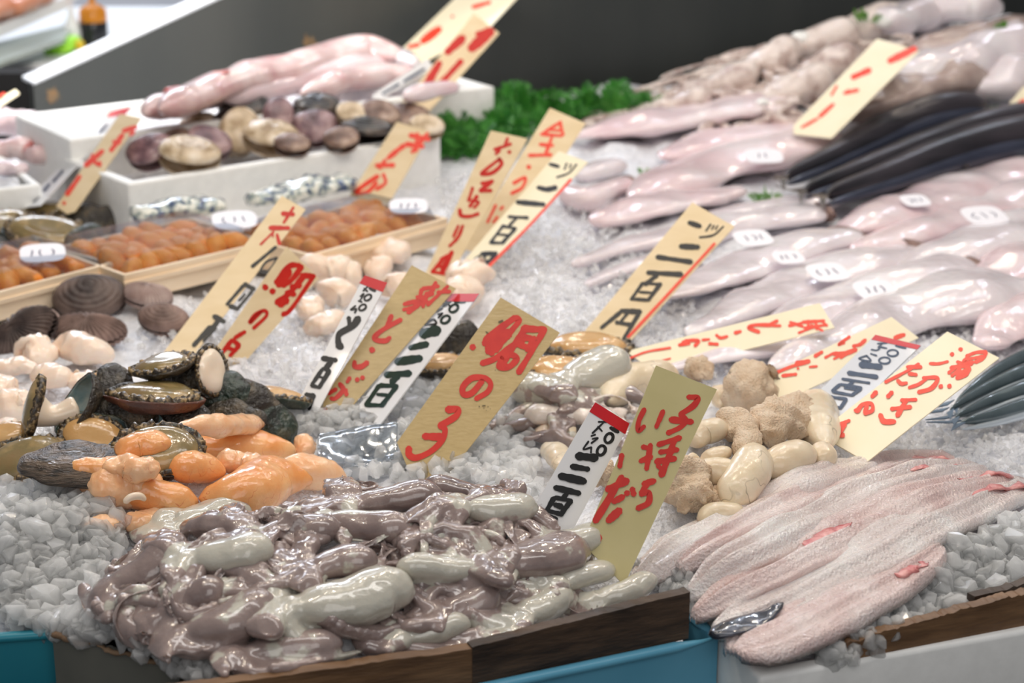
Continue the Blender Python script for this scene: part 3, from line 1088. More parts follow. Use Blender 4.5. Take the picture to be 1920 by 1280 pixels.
# ---------------------------------------------------------------- roe sacs and other soft lumps
def sac(name, label, cat, ends, r_px, m, seed, lift=.55, wob=.10, freq=70, group=None, flat=.85, prof=(.72, 1, .95, .6), rough_amp=0, rough_f=260, bend=.25, h=None, n=44, seg=28, grow=1.0, off=0.0):
    r = np.random.RandomState(seed)
    A = hit(*ends[0], off) if h is None else P(ends[0][0], ends[0][1], h)
    B = hit(*ends[-1], off) if h is None else P(ends[-1][0], ends[-1][1], h)
    R = r_px * pxm(A) * grow
    A = A + Z3 * R * lift
    B = B + Z3 * R * lift
    d = norm(B - A)
    sd = norm(np.cross(d, Z3))
    L = np.linalg.norm(B - A)
    ext = min(R * .5, L * .4)
    pth = [A - d * ext * 0, A + d * L * .33 + sd * r.normal() * R * bend + Z3 * R * .12, A + d * L * .66 + sd * r.normal() * R * bend + Z3 * R * .12, B]
    V, F = loft(pth, [R * p for p in prof], [R * p * flat for p in prof], n, seg, cap=.3)
    V = V + 0
    o = obj(name, V, F, m)
    me = o.data
    roughen(me, R * wob, 2.0 / R, seed, 2)
    roughen(me, R * wob * .35, 7.0 / R, seed + 1, 2, True)
    if rough_amp:
        roughen(me, rough_amp, rough_f, seed + 3, 3)
    return tag(o, label, cat, group)


RG = 'orange roe sacs in a heap'
for i, (e, rp, m, lb, kw) in enumerate([
    ([(222, 868), (330, 838)], 25, 'roe', 'slim orange roe sac at the upper left of the orange heap', dict(off=.018)),
    ([(328, 815), (500, 808)], 24, 'roe_pale', 'pinkish roe sac at the back top of the orange heap', dict(off=.026)),
    ([(318, 858), (552, 868)], 40, 'roe', 'largest smooth orange roe sac lying across the top of the heap', dict(wob=.05)),
    ([(420, 885), (500, 888)], 26, 'roe_pale', 'pale knobbly roe lump below the largest orange sac', dict(wob=.16)),
    ([(550, 855), (592, 862)], 24, 'roe_pale', 'small pale roe lump at the right top of the orange heap', dict(wob=.15)),
    ([(528, 895), (645, 918)], 32, 'roe_pale', 'wet pale orange roe sac at the right end of the heap', {}),
    ([(372, 962), (590, 925)], 48, 'roe', 'broad bright orange roe sac at the front right of the heap', dict(wob=.06, prof=(.55, 1, 1, .55))),
    ([(305, 888), (425, 905)], 30, 'roe', 'plump orange roe sac in the middle of the heap', dict(wob=.06)),
    ([(108, 905), (232, 888)], 22, 'roe', 'long orange roe sac beside the striped dark shell', dict(off=.02)),
    ([(200, 892), (300, 893)], 24, 'roe_pale', 'knobbly roe lump at the left middle of the heap', dict(wob=.2, off=.03)),
    ([(150, 935), (300, 940)], 42, 'roe_pale', 'wrinkled pale orange roe sac at the left front of the heap', dict(wob=.16)),
    ([(228, 950), (378, 962)], 34, 'roe', 'orange roe sac with white strand at the front of the heap', dict(wob=.07)),
    ([(235, 992), (322, 985)], 22, 'roe_pale', 'lowest knobbly roe lump touching the octopus heap', dict(wob=.18)),
    ([(155, 1000), (235, 992)], 17, 'roe_pale', 'small roe lump half buried in the left clear ice', dict(wob=.15)),
]):
    sac('roe_sac', lb, 'roe', e, rp, M[m], 100 + i, group=RG, grow=1.14, **kw)
# the white strand on one sac
V_, F_ = loft([hit(232, 943, .034), hit(245, 932, .040), hit(262, 930, .042), hit(274, 938, .038)], [.003, .004, .004, .002], None, 20, 8, cap=.1)
tag(obj('roe_membrane', V_, F_, M['pale_flesh']), 'white membrane strand lying on the front orange roe sac', 'membrane')

BG = 'boiled roe in a heap'
for i, (e, rp, m, lb, kw) in enumerate([
    ([(1140, 775), (1245, 715)], 44, 'veiny', 'large pale veined roe sac behind the yellow sign', dict(wob=.06)),
    ([(1290, 700), (1322, 720)], 24, 'crumb', 'crumbly roe tip behind the top of the yellow sign', dict(rough_amp=.002, wob=.2)),
    ([(1345, 742), (1350, 775)], 22, 'boiled', 'small smooth roe sac touching the right top of the yellow sign', {}),
    ([(1515, 765), (1548, 860)], 40, 'veiny', 'pale veined roe sac at the right edge of the boiled heap', dict(wob=.05)),
    ([(1370, 760), (1455, 772)], 62, 'crumb', 'biggest crumbly roe lump on top of the boiled heap', dict(rough_amp=.0026, wob=.14, flat=.95, lift=.4)),
    ([(1430, 825), (1520, 800)], 52, 'crumb', 'crumbly beige roe lump right of the biggest one', dict(rough_amp=.0026, wob=.12, lift=.4)),
    ([(1368, 790), (1384, 868)], 32, 'crumb', 'drooping crumbly roe lobe below the biggest lump', dict(rough_amp=.0012, wob=.1, prof=(.9, 1, .85, .55))),
    ([(1310, 848), (1352, 808)], 27, 'boiled', 'shiny egg-shaped roe sac next to the yellow sign edge', dict(wob=.04)),
    ([(1316, 878), (1370, 852)], 19, 'boiled', 'small brownish roe sac below the shiny egg-shaped one', dict(wob=.08)),
    ([(1300, 912), (1385, 896)], 31, 'boiled', 'smooth roe sac in the middle of the boiled heap', dict(wob=.05)),
    ([(1290, 862), (1306, 876)], 13, 'boiled', 'tiny round roe knob at the yellow sign edge', dict(wob=.04)),
    ([(1365, 975), (1415, 858)], 43, 'veiny', 'long upright veined roe sac in the middle of the boiled heap', dict(wob=.05)),
    ([(1425, 905), (1525, 868)], 38, 'boiled', 'large smooth pear-shaped roe sac at the right front of the heap', dict(wob=.03, prof=(.6, 1, 1.02, .72))),
    ([(1530, 850), (1556, 890)], 27, 'boiled', 'round roe knob right of the large pear-shaped sac', dict(wob=.03, prof=(.55, .9, 1, .8))),
    ([(1282, 895), (1285, 975)], 46, 'crumb', 'tall crumbly roe lump against the right edge of the yellow sign', dict(rough_amp=.0026, wob=.16)),
    ([(1322, 945), (1358, 952)], 22, 'crumb', 'small crumbly roe crumb in front of the upright veined sac', dict(rough_amp=.002, wob=.2)),
    ([(1312, 992), (1395, 972)], 27, 'veiny', 'smooth roe sac lying at the foot of the boiled heap', dict(wob=.06)),
    ([(1056, 800), (1090, 782)], 28, 'boiled', 'round roe sac left of the front white price sign', dict(wob=.05)),
    ([(1054, 828), (1080, 820)], 20, 'boiled', 'brownish roe sac left of the white sign, below the round one', dict(wob=.08)),
    ([(1004, 828), (1050, 820)], 17, 'scallop', 'peach roe piece at the left end of the boiled heap', dict(wob=.15)),
    ([(1022, 852), (1052, 892)], 24, 'veiny', 'veined roe sac beside the left edge of the front white sign', dict(wob=.06)),
    ([(1110, 900), (1150, 910)], 24, 'crumb', 'crumbly roe piece between the two front signs', dict(rough_amp=.002, wob=.2)),
]):
    sac('boiled_roe', lb, 'roe', e, rp, M[m], 200 + i, group=BG, **kw)

SG = 'pale scallop meats'
for i, (e, rp, lb, kw) in enumerate([
    ([(95, 672), (205, 690)], 40, 'largest pale scallop meat at the back of the left pile', dict(wob=.08)),
    ([(45, 690), (100, 680)], 36, 'pale scallop meat with folded top in the left pile', dict(wob=.12)),
    ([(-15, 705), (60, 705)], 26, 'pale scallop meat at the left back, behind the folded one', dict(wob=.1)),
    ([(55, 728), (140, 722)], 32, 'shiny pale scallop meat in the middle of the left pile', dict(wob=.08)),
    ([(130, 730), (190, 725)], 26, 'pale scallop meat partly behind the abalones', dict(wob=.1)),
    ([(-20, 745), (40, 740)], 30, 'pinkish scallop meat at the left edge of the picture', dict(wob=.1)),
    ([(-20, 785), (70, 778)], 34, 'speckled pale scallop meat left of the stretched abalone', dict(wob=.12)),
    ([(-25, 822), (30, 815)], 24, 'lowest pale scallop meat above the flat abalone', dict(wob=.1)),
]):
    sac('scallop_meat', lb, 'scallop', e, rp, M['scallop'], 300 + i, group=SG, **{**kw, 'wob': kw.get('wob', .1) * 1.6, 'flat': .74})
for i, (e, rp, lb, kw) in enumerate([
    ([(665, 495), (765, 495)], 36, 'largest white scallop meat behind the red-topped price sign', dict(wob=.08)),
    ([(590, 540), (625, 528)], 32, 'round scallop meat right of the faded sea bream sign', dict(prof=(.9, 1, 1, .9))),
    ([(640, 540), (665, 535)], 28, 'scallop meat left of the red-topped price sign', dict(prof=(.9, 1, 1, .9))),
    ([(605, 578), (640, 566)], 30, 'scallop meat in front of the round one', dict(prof=(.9, 1, 1, .9))),
    ([(565, 605), (600, 598)], 26, 'flat scallop meat on ice in front of the others', dict(wob=.1)),
    ([(690, 520), (730, 516)], 22, 'scallop meat in the shadow behind two signs', dict()),
    ([(575, 635), (640, 615)], 24, 'lowest scallop meat left of the red-topped price sign', dict(wob=.1)),
    ([(720, 560), (760, 545)], 24, 'scallop meat hidden mostly by the stained sign', dict()),
    ([(845, 590), (900, 560)], 30, 'peach scallop meat right of the two white-labelled signs', dict(wob=.1)),
    ([(860, 545), (910, 530)], 30, 'pink scallop meat under the sashimi sign foot', dict(wob=.12)),
]):
    sac('scallop_meat', lb, 'scallop', e, rp, M['scallop'], 320 + i, group='scallop meats behind the price signs', grow=1.22, **{**kw, 'wob': kw.get('wob', .1) * 1.6, 'flat': .74})


# ---------------------------------------------------------------- abalones
def camdir(x, y, z):
    "direction given as picture right, picture up, towards the camera"
    return norm(RT * x + UP * y - FW * z)


def frame_from(n, ang):
    n = norm(n)
    a = math.radians(ang)
    t = RT * math.cos(a) + UP * math.sin(a)
    t = norm(t - n * np.dot(t, n))
    return t, np.cross(n, t), n


def dome_oval(a, b, h, n=14, seg=40, skew=.25, edge=None):
    V, F = [], []
    for i in range(n + 1):
        f = i / n
        for j in range(seg):
            t = 2 * math.pi * j / seg
            k = math.sin(f * math.pi / 2)
            e = 1 if edge is None else 1 + edge(t) * k ** 4
            V.append((a * k * math.cos(t) * e + skew * a * (1 - k), b * k * math.sin(t) * e, h * math.cos(f * math.pi / 2)))
    for i in range(n):
        for j in range(seg):
            jj = (j + 1) % seg
            F.append((i * seg + j, (i + 1) * seg + j, (i + 1) * seg + jj, i * seg + jj))
    return np.array(V), F


def warp(V, amp, freq, seed):
    return V + amp * np.stack([Noise(seed + k * 13, 2)(V, freq) for k in range(3)], 1)


def abalone(label, c_px, size_px, nrm, ang, seed, shell='shell', foot='foot', show_foot=True, ratio=.72, deep=.33, foot_scale=.88, lift=.3, group=None, off=0.02, foot_h=.34):
    r = np.random.RandomState(seed)
    c = hit(c_px[0], c_px[1], off)
    a = size_px / 2 * pxm(c) * 1.1
    b = a * ratio
    t, u, n = frame_from(camdir(*nrm), ang)
    T = np.stack([t, u, n])                       # local -> world rows
    loc = c - Z3 * a * .3
    th = thing('abalone', label, 'abalone', loc, group)
    ph = r.uniform(0, 6)
    ed = lambda q: .05 * math.sin(3 * q + ph) + .03 * math.sin(7 * q + ph * 2)
    Vo, Fo = dome_oval(a, b, a * deep, edge=ed)
    Vo = Vo * np.array([1, 1, -1])                # bowl: opening towards +n
    # row of breathing holes as raised rings
    Fo = [f[::-1] for f in Fo]
    wp = lambda q: warp(q, a * .085, 1.15 / a, seed)
    W = wp(Vo @ T + c)
    me_o = obj('shell', W, Fo, [M[shell], M['nacre'], M['nacre']], th)
    roughen(me_o.data, a * .045, 3.2 / a, seed, 3)
    roughen(me_o.data, a * .016, 11 / a, seed + 9, 2, True)
    so = me_o.modifiers.new('thick', 'SOLIDIFY')
    so.thickness = max(.0022, a * .045)
    so.offset = -1 if False else 1
    so.use_rim = True
    so.material_offset = 1
    so.material_offset_rim = 0
    hv = []
    for k in range(5):
        q = 2.0 + k * .22
        p = np.array([a * .80 * math.cos(q), b * .80 * math.sin(q), -a * deep * .55])
        wn = norm(np.array([math.cos(q) * .6, math.sin(q) * .6, -1]) @ T)
        hv.append(lathe([(a * .02, 0), (a * .055, a * .0), (a * .045, a * .05), (a * .025, a * .05), (a * .02, a * .01)], p @ T + c, 9, wn))
    V, F = join(*hv)
    obj('shell_holes', wp(V), F, M[shell], th)
    if show_foot:
        fs = foot_scale
        V, F = dome_oval(a * fs, b * fs, a * foot_h, skew=.0)
        dip = .10 * a * np.exp(-((V[:, 0] / (a * .5)) ** 2 + (V[:, 1] / (b * .5)) ** 2))
        V[:, 2] -= dip
        n0 = len(V)
        V = V + np.array([0, 0, -.02 * a])
        o = obj('foot', wp(V @ T + c), F, M[foot], th)
        roughen(o.data, a * .035, 45 * .05 / a, seed + 2, 2)
        # ruffled skirt around the foot
        seg, V, F = 110, [], []
        for j in range(seg):
            q = 2 * math.pi * j / seg
            w = math.sin(q * 17 + ph) * .5 + .5 * math.sin(q * 29 + 1)
            for k, (rr, zz) in enumerate([(fs * .88, .02), (fs * 1.0, .10 + .05 * w), (fs * 1.14, .05 + .10 * w), (fs * 1.10, -.08)]):
                V.append((a * rr * math.cos(q), b * rr * math.sin(q), a * zz))
        for j in range(seg):
            jj = (j + 1) % seg
            for k in range(3):
                F.append((j * 4 + k, jj * 4 + k, jj * 4 + k + 1, j * 4 + k + 1))
        obj('frill', wp(np.array(V) @ T + c), F, M['frill'], th)
    return th


AG = 'abalones heaped at the left'
for a in [
    ('dark abalone at the bottom back of the heap, showing only shell', (235, 800), 150, (0, .5, .4), 5, 1, 'shell', 'foot', False),
    ('flat abalone at the left edge with olive foot turned up', (40, 868), 165, (-.1, .75, .65), 8, 2, 'shell', 'foot', True),
    ('abalone with brown glossy oval foot facing the viewer', (178, 822), 125, (0, .45, .9), -8, 3, 'shell_green', 'foot_tan', True),
    ('abalone with broad olive foot behind the orange roe', (298, 838), 165, (.15, .7, .7), 20, 4, 'shell', 'foot', True),
    ('large abalone lying on its side with striped frill and reddish shell', (288, 738), 165, (.0, .95, .12), 3, 5, 'shell_red', 'foot', True),
    ('topmost abalone with tan foot curled up', (305, 682), 118, (-.2, .85, .35), -4, 6, 'shell', 'foot', True),
    ('upright abalone with nacre edge at the top right of the heap', (398, 700), 100, (.65, .25, .55), 75, 7, 'shell', 'pale_flesh', True),
    ('abalone with tan foot at the right end of the heap', (514, 742), 118, (.1, .95, .1), -12, 8, 'shell_green', 'foot_tan', True),
    ('abalone showing its dark outer shell in front of the right one', (455, 768), 120, (-.2, -.2, -.9), 15, 9, 'shell', 'foot', False),
    ('green-shelled abalone turned over in the middle right of the heap', (415, 742), 105, (-.1, -.3, -.9), 10, 10, 'shell_green', 'foot', False),
    ('thin dark shell standing on edge beside the plastic bag', (520, 800), 90, (-.5, -.1, -.75), -35, 11, 'shell_green', 'foot', False),
    ('small abalone with amber inside behind the stretched one', (172, 722), 60, (-.35, .5, .7), 80, 12, 'shell', 'foot_tan', True),
    ('encrusted small abalone left of the large striped one', (212, 722), 84, (-.3, -.4, -.7), 70, 13, 'shell', 'foot', False),
    ('dark abalone shell filling the left of the heap behind the brown oval foot', (225, 775), 110, (-.2, -.2, -.9), 10, 15, 'shell', 'foot', False),
    ('dark abalone shell filling the middle of the heap below the striped one', (330, 785), 130, (.1, -.3, -.9), -6, 16, 'shell', 'foot', False),
    ('dark abalone shell low at the right of the heap above the roe', (430, 805), 120, (.2, -.2, -.9), 8, 17, 'shell', 'foot', False),
    ('olive-footed small abalone at the left edge above the flat one', (15, 815), 80, (-.2, .8, .5), 20, 18, 'shell', 'foot_tan', True),
    ('knobbly dark abalone shell just under the topmost one', (345, 705), 90, (.2, -.2, -.9), -20, 19, 'shell', 'foot', False),
    ('long dark striated shell in front of the heap above the clear ice', (135, 872), 172, (-.1, -.85, -.5), 17, 14, 'striated', 'foot', False),
]:
    abalone(*a[:9], group=AG, off={5: .035, 6: .035, 7: .035, 3: .036, 14: .022, 2: .022, 4: .022}.get(a[5], .012))
# the abalone whose pale muscle is stretched out of its shell
c = hit(140, 760, .03)
st_ = thing('abalone', 'abalone stretching its pale muscle out of an open shell', 'abalone', c - Z3 * .03, AG)
k = pxm(c)
t, u, n = frame_from(camdir(-.62, .35, .55), 62)
T = np.stack([t, u, n])
V_, F_ = dome_oval(62 * k, 44 * k, 34 * k, edge=lambda q: .06 * math.sin(3 * q) + .03 * math.sin(8 * q))
V_ = V_ * np.array([1, 1, -1])
o = obj('shell', V_ @ T + c, [f[::-1] for f in F_], [M['shell'], M['nacre']], st_)
roughen(o.data, .0016, 70, 3)
so = o.modifiers.new('thick', 'SOLIDIFY'); so.thickness = .0025; so.offset = 1; so.material_offset = 1
c2 = c + (RT * -74 - UP * 8) * k + FW * -.01
V_, F_ = loft([c - n * 10 * k, c * .5 + c2 * .5 - UP * 14 * k, c2], [30 * k, 24 * k, 34 * k], [26 * k, 20 * k, 36 * k], 24, 18, cap=.1)
obj('muscle', V_, F_, M['pale_flesh'], st_)
t, u, n = frame_from(camdir(-.75, .2, .3), 78)
T = np.stack([t, u, n])
V_, F_ = dome_oval(62 * k, 30 * k, 18 * k)
o = obj('foot', V_ @ T + c2, F_, M['foot'], st_)
roughen(o.data, .0015, 60, 4)
V_, F_ = [], []
for j in range(100):
    q = 2 * math.pi * j / 100
    w = math.sin(q * 19) * .5 + .5
    for rr, zz in [(.9, .05), (1.02, .10 + .05 * w), (1.12, .0 + .1 * w), (1.05, -.14), (.75, -.2)]:
        V_.append((62 * k * rr * math.cos(q), 30 * k * rr * math.sin(q), 62 * k * zz))
for j in range(100):
    jj = (j + 1) % 100
    for q in range(4):
        F_.append((j * 5 + q, jj * 5 + q, jj * 5 + q + 1, j * 5 + q + 1))
obj('frill', np.array(V_) @ T + c2, F_, M['frill'], st_)

TG = 'small abalones behind the aged sign'
for a in [
    ('long small abalone with orange rim behind the aged sign, right side', (1105, 652), 165, (.0, .93, .3), -10, 21, 'shell', 'foot_tan', True),
    ('small abalone with orange foot half hidden by the aged sign', (1060, 690), 130, (.05, .85, .45), -4, 22, 'shell', 'foot_tan', True),
    ('dark small abalone left of the aged sign, upper', (850, 640), 95, (-.1, -.1, -.95), 30, 23, 'shell', 'foot', False),
    ('small abalone with peach foot left of the aged sign, lower', (820, 685), 110, (.1, .8, .5), 30, 24, 'shell', 'foot_tan', True),
]:
    abalone(*a[:9], group=TG, ratio=.6, deep=.34)
for i, (px, py) in enumerate([(815, 705), (808, 715)]):
    pass
EG = 'large abalones behind the urchin trays'
for a in [
    ('big abalone at the far left edge, behind the urchin tray', (5, 425), 110, (.1, .7, .5), 10, 31, 'shell_green', 'foot', True),
    ('big abalone with grey-green rim above the left urchin tray', (95, 440), 150, (.15, .75, .6), 5, 32, 'shell_green', 'foot', True),
    ('big dark abalone under the foot of the left tan sign', (85, 402), 130, (0, .9, .2), 8, 33, 'shell', 'foot', True),
    ('big grey abalone turned shell out beside the foam box', (180, 415), 100, (-.1, -.2, -.9), 25, 34, 'shell', 'foot', False),
    ('small black abalone between the urchin trays', (165, 450), 70, (-.2, -.2, -.9), 40, 35, 'shell_green', 'foot', False),
]:
    abalone(*a[:9], group=EG, off=.01)


# ---------------------------------------------------------------- bivalves
def valve(a, b, h, ribs=0, seg=56, n=40, umbo=.35):
    seg, n = (ribs * 6, 26) if ribs else (seg, n)
    V, F = [], []
    for i in range(n + 1):
        f = i / n
        k = math.sin(f * math.pi / 2)
        z = h * math.cos(f * math.pi / 2) ** .8
        for j in range(seg):
            t = 2 * math.pi * j / seg
            rib = 1 + (.05 * math.cos(t * ribs) * k if ribs else 0)
            x = a * k * math.cos(t) * (1 + .08 * math.sin(t)) * rib
            y = b * k * math.sin(t) * rib - umbo * b * (1 - k) * -1
            V.append((x, y, z * (1 + (.09 * math.cos(t * ribs) * k if ribs else .028 * math.sin(f * 46)))))
    for i in range(n):
        for j in range(seg):
            jj = (j + 1) % seg
            F.append((i * seg + j, (i + 1) * seg + j, (i + 1) * seg + jj, i * seg + jj))
    return np.array(V), F


def clam(name, label, cat, c_px, size_px, nrm, ang, m, seed, ribs=0, ratio=.78, fat=.42, gap=8, group=None, h=None, off=.012, flesh=False):
    c = hit(c_px[0], c_px[1], off) if h is None else P(c_px[0], c_px[1], h)
    a = size_px / 2 * pxm(c)
    b = a * ratio
    t, u, n = frame_from(camdir(*nrm), ang)
    T = np.stack([t, u, n])
    th = thing(name, label, cat, c - Z3 * a * fat, group)
    V, F = valve(a, b, a * fat, ribs)
    for k in (1, -1):
        W = V * np.array([1, 1, k])
        g = math.radians(gap / 2) * k
        y0 = b                                           # hinge at the umbo side
        y, z = W[:, 1] - y0, W[:, 2].copy()
        W = np.stack([W[:, 0], y * math.cos(g) + z * math.sin(g) * 0 + y0, z + -y * math.sin(g)], 1)
        o = obj('valve', W @ T + c, F if k > 0 else [f[::-1] for f in F], m, th)
        roughen(o.data, a * .012, 90 * .03 / a, seed + k, 2)
    if flesh:
        W, F = dome_oval(a * .82, b * .8, a * fat * .5, skew=0)
        obj('flesh', W @ T + c, F, M['foot_tan'], th)
    return th


KG = 'ark shells on the ice at the left'
for i, (cx, cy, s, nr, an, m, rb, lb, rt, ft) in enumerate([
    (168, 562, 138, (.1, .5, .8), 12, 'ark_dark', 0, 'biggest dark round ark shell below the left urchin trays', .72, .5),
    (276, 556, 92, (.1, .7, .6), -12, 'ark_pale', 34, 'pale ribbed ark shell right of the biggest dark one', .62, .45),
    (165, 622, 145, (-.1, .6, .7), -10, 'ark', 30, 'low brown ribbed ark shell in front of the biggest dark one', .5, .36),
    (306, 600, 100, (.0, .6, .75), -12, 'ark', 0, 'rightmost brown ark shell on the crushed ice', .62, .5),
    (40, 632, 150, (-.3, .35, .8), 28, 'ark_dark', 34, 'dark ribbed ark shell at the left edge, gaping to the right', .62, .4),
    (70, 600, 90, (-.1, .6, .6), -25, 'ark_pale', 26, 'greyish ark shell behind the dark ribbed one', .6, .42),
    (4, 572, 60, (0, .6, .7), -30, 'ark', 0, 'ark shell cut off by the left edge, below the tray', .7, .5),
]):
    clam('ark_shell', lb, 'shellfish', (cx, cy), s, nr, an, M[m], 500 + i, rb, rt, ft, group=KG, gap=5)

CG = 'clams in the front foam box'
for i, (cx, cy, s, nr, an, m, lb) in enumerate([
    (282, 284, 78, (-.2, .5, .8), 10, 'clam_purple', 'pinkish clam at the left front end of the box'),
    (355, 292, 98, (.1, .75, .6), -8, 'clam_pale', 'yellowish open clam at the front left of the box'),
    (392, 268, 72, (.2, .5, .8), -20, 'clam_purple', 'purple clam behind the yellowish one'),
    (372, 236, 62, (-.1, .6, .7), 20, 'clam_pale', 'pale small clam at the back left of the clams'),
    (418, 240, 62, (-.5, .3, .8), 70, 'clam_dark', 'brown-black clam standing on edge beside the pale one'),
    (450, 248, 86, (.55, .3, .7), 60, 'clam_pale', 'pale clam standing on edge with striped rim'),
    (456, 202, 84, (.0, .6, .7), -15, 'clam_dark', 'black shiny clam on top of the heap, left'),
    (508, 258, 88, (.1, .7, .6), -6, 'clam_pale', 'cream clam lying flat near the front rim'),
    (522, 218, 62, (.2, .3, .9), 80, 'clam_purple', 'dark purple clam in the middle of the heap'),
    (590, 240, 76, (.0, .35, .9), 6, 'clam_purple', 'square purple-brown clam near the front rim'),
    (594, 202, 74, (.1, .7, .6), 8, 'clam_dark', 'black round clam on top of the heap, right'),
    (640, 262, 58, (0, .6, .8), 10, 'clam_brown', 'small brown clam at the front rim, right of the purple one'),
    (662, 216, 56, (.2, .5, .8), -12, 'clam_pale', 'pale glossy clam right of the black round one'),
    (648, 238, 48, (0, .4, .9), 20, 'clam_brown', 'brown clam below the pale glossy one'),
    (688, 246, 84, (.1, .8, .5), 10, 'clam_dark', 'dark blue-grey clam at the front right of the box'),
    (712, 214, 64, (.1, .5, .8), -20, 'clam_brown', 'brown clam behind the tan sign with red characters'),
    (760, 226, 80, (.1, .6, .8), 8, 'clam_brown', 'tan clam at the right end behind the new-arrival sign'),
    (330, 262, 50, (0, .6, .8), 30, 'clam_brown', 'small reddish clam behind the pinkish one'),
    (800, 238, 56, (.1, .6, .8), -10, 'clam_pale', 'little pale clam in the right corner of the box'),
    (548, 272, 58, (.1, .7, .7), 4, 'clam_brown', 'brown clam leaning on the inner front wall'),
]):
    clam('clam', lb, 'clam', (cx, cy), s * 1.2, nr, an, M[m], 600 + i, 0, .8, .42, group=CG, h=.098 if cy > 225 else .122, gap=15)
# filling under the clams and fish in the boxes
for A_, B_, g_, w_, dn, lb in [(A0, A1, gA, .24, .035, 'crushed ice filling the clam box under the clams'), (B0, B1, gB, .26, .02, 'crushed ice filling the box under the pink fish'),
                               (C0, C1, norm(np.cross(Z3, eC)), .30, .02, 'crushed ice filling the left foam tray under the fish chunks')]:
    e = norm(B_ - A_)
    n1, n2 = 60, 24
    L = np.linalg.norm(B_ - A_)
    V_ = np.array([A_ + e * (.021 + (L - .042) * i / n1) + g_ * (.021 + (w_ - .042) * j / n2) - Z3 * dn for j in range(n2 + 1) for i in range(n1 + 1)])
    V_[:, 2] += .006 * Noise(9, 3)(V_, 70)
    F_ = [(j * (n1 + 1) + i, j * (n1 + 1) + i + 1, (j + 1) * (n1 + 1) + i + 1, (j + 1) * (n1 + 1) + i) for j in range(n2) for i in range(n1)]
    tag(obj('ice_filling', V_, F_, M['snow']), lb, 'ice', kind='stuff')


# ---------------------------------------------------------------- fish
def body(name, label, cat, path_px, w_px, m, seed, flat=.4, h=None, off=.0, prof=None, group=None, n=40, seg=20, wob=.03, up=None, cap=.1, cut=None, lift=.5, wide=1.0):
    pts = [(hit(x, y, off) if h is None else P(x, y, h)) for x, y in path_px]
    k = pxm(pts[len(pts) // 2])
    prof = prof or (.45, .85, 1, .9, .7)
    W = w_px / 2 * k * wide
    rw = [W * p for p in prof]
    rh = [W * flat * p ** .7 for p in prof]
    pts = [p + Z3 * W * flat * lift for p in pts]
    V, F = loft(pts, rw, rh, n, seg, cap=cap)
    o = obj(name, V, F, m)
    roughen(o.data, W * wob, 40, seed, 2)
    tag(o, label, cat, group)
    if cut is not None:
        p, q = pts[-1], pts[-2]
        d = norm(p - q)
        s = norm(np.cross(d, Z3))
        th = np.linspace(0, 2 * math.pi, 16, endpoint=False)
        V, F = loft([p - d * W * .16, p + d * W * .01, p + d * W * .05], [rw[-1] * .99, rw[-1] * .9, rw[-1] * .55], [rh[-1] * 1.02, rh[-1] * .95, rh[-1] * .5], 8, 16, cap=.0)
        obj('cut_end', V, F, M[cut], o)
    return o, pts, W


def sticker(parent, px, py, off, w_px, ang, marks=3, seed=0, h=None):
    c = hit(px, py, off) if h is None else P(px, py, h)
    k = pxm(c)
    r = np.random.RandomState(seed)
    # lies on its fish: nearly level plate with curled edge
    e1 = norm(RT * math.cos(math.radians(ang)) + np.array([0, 1, 0]) * math.sin(math.radians(ang)))
    e2 = np.cross(Z3, e1)
    e2 = norm(e2 + Z3 * .28)
    a, b = w_px / 2 * k, w_px / 2 * k * .8
    th = np.linspace(0, 2 * math.pi, 28, endpoint=False)
    pl = []
    for t in th:
        x = math.copysign(abs(math.cos(t)) ** .6, math.cos(t)) * a
        y = math.copysign(abs(math.sin(t)) ** .6, math.sin(t)) * b
        pl.append(c + e1 * x + e2 * y)
    nn = norm(np.cross(e1, e2))
    V, F = prism(pl, nn * .0006)
    o = obj('price_sticker', V, F, M['paper'], parent, smooth=False)
    parts = []
    for i in range(marks):
        x = (i - (marks - 1) / 2) * a * .42
        q = [c + nn * .0009 + e1 * (x + r.uniform(-.1, .1) * a) + e2 * b * yy for yy in (.35, 0, -.35)]
        q[1] = q[1] + e1 * r.uniform(-.2, .2) * a
        parts.append(loft(q, [.0011] * 3, [.0002] * 3, 8, 6, up=nn, cap=.1))
    V, F = join(*parts)
    obj('pen_marks', V, F, M['pen'], o)
    return o


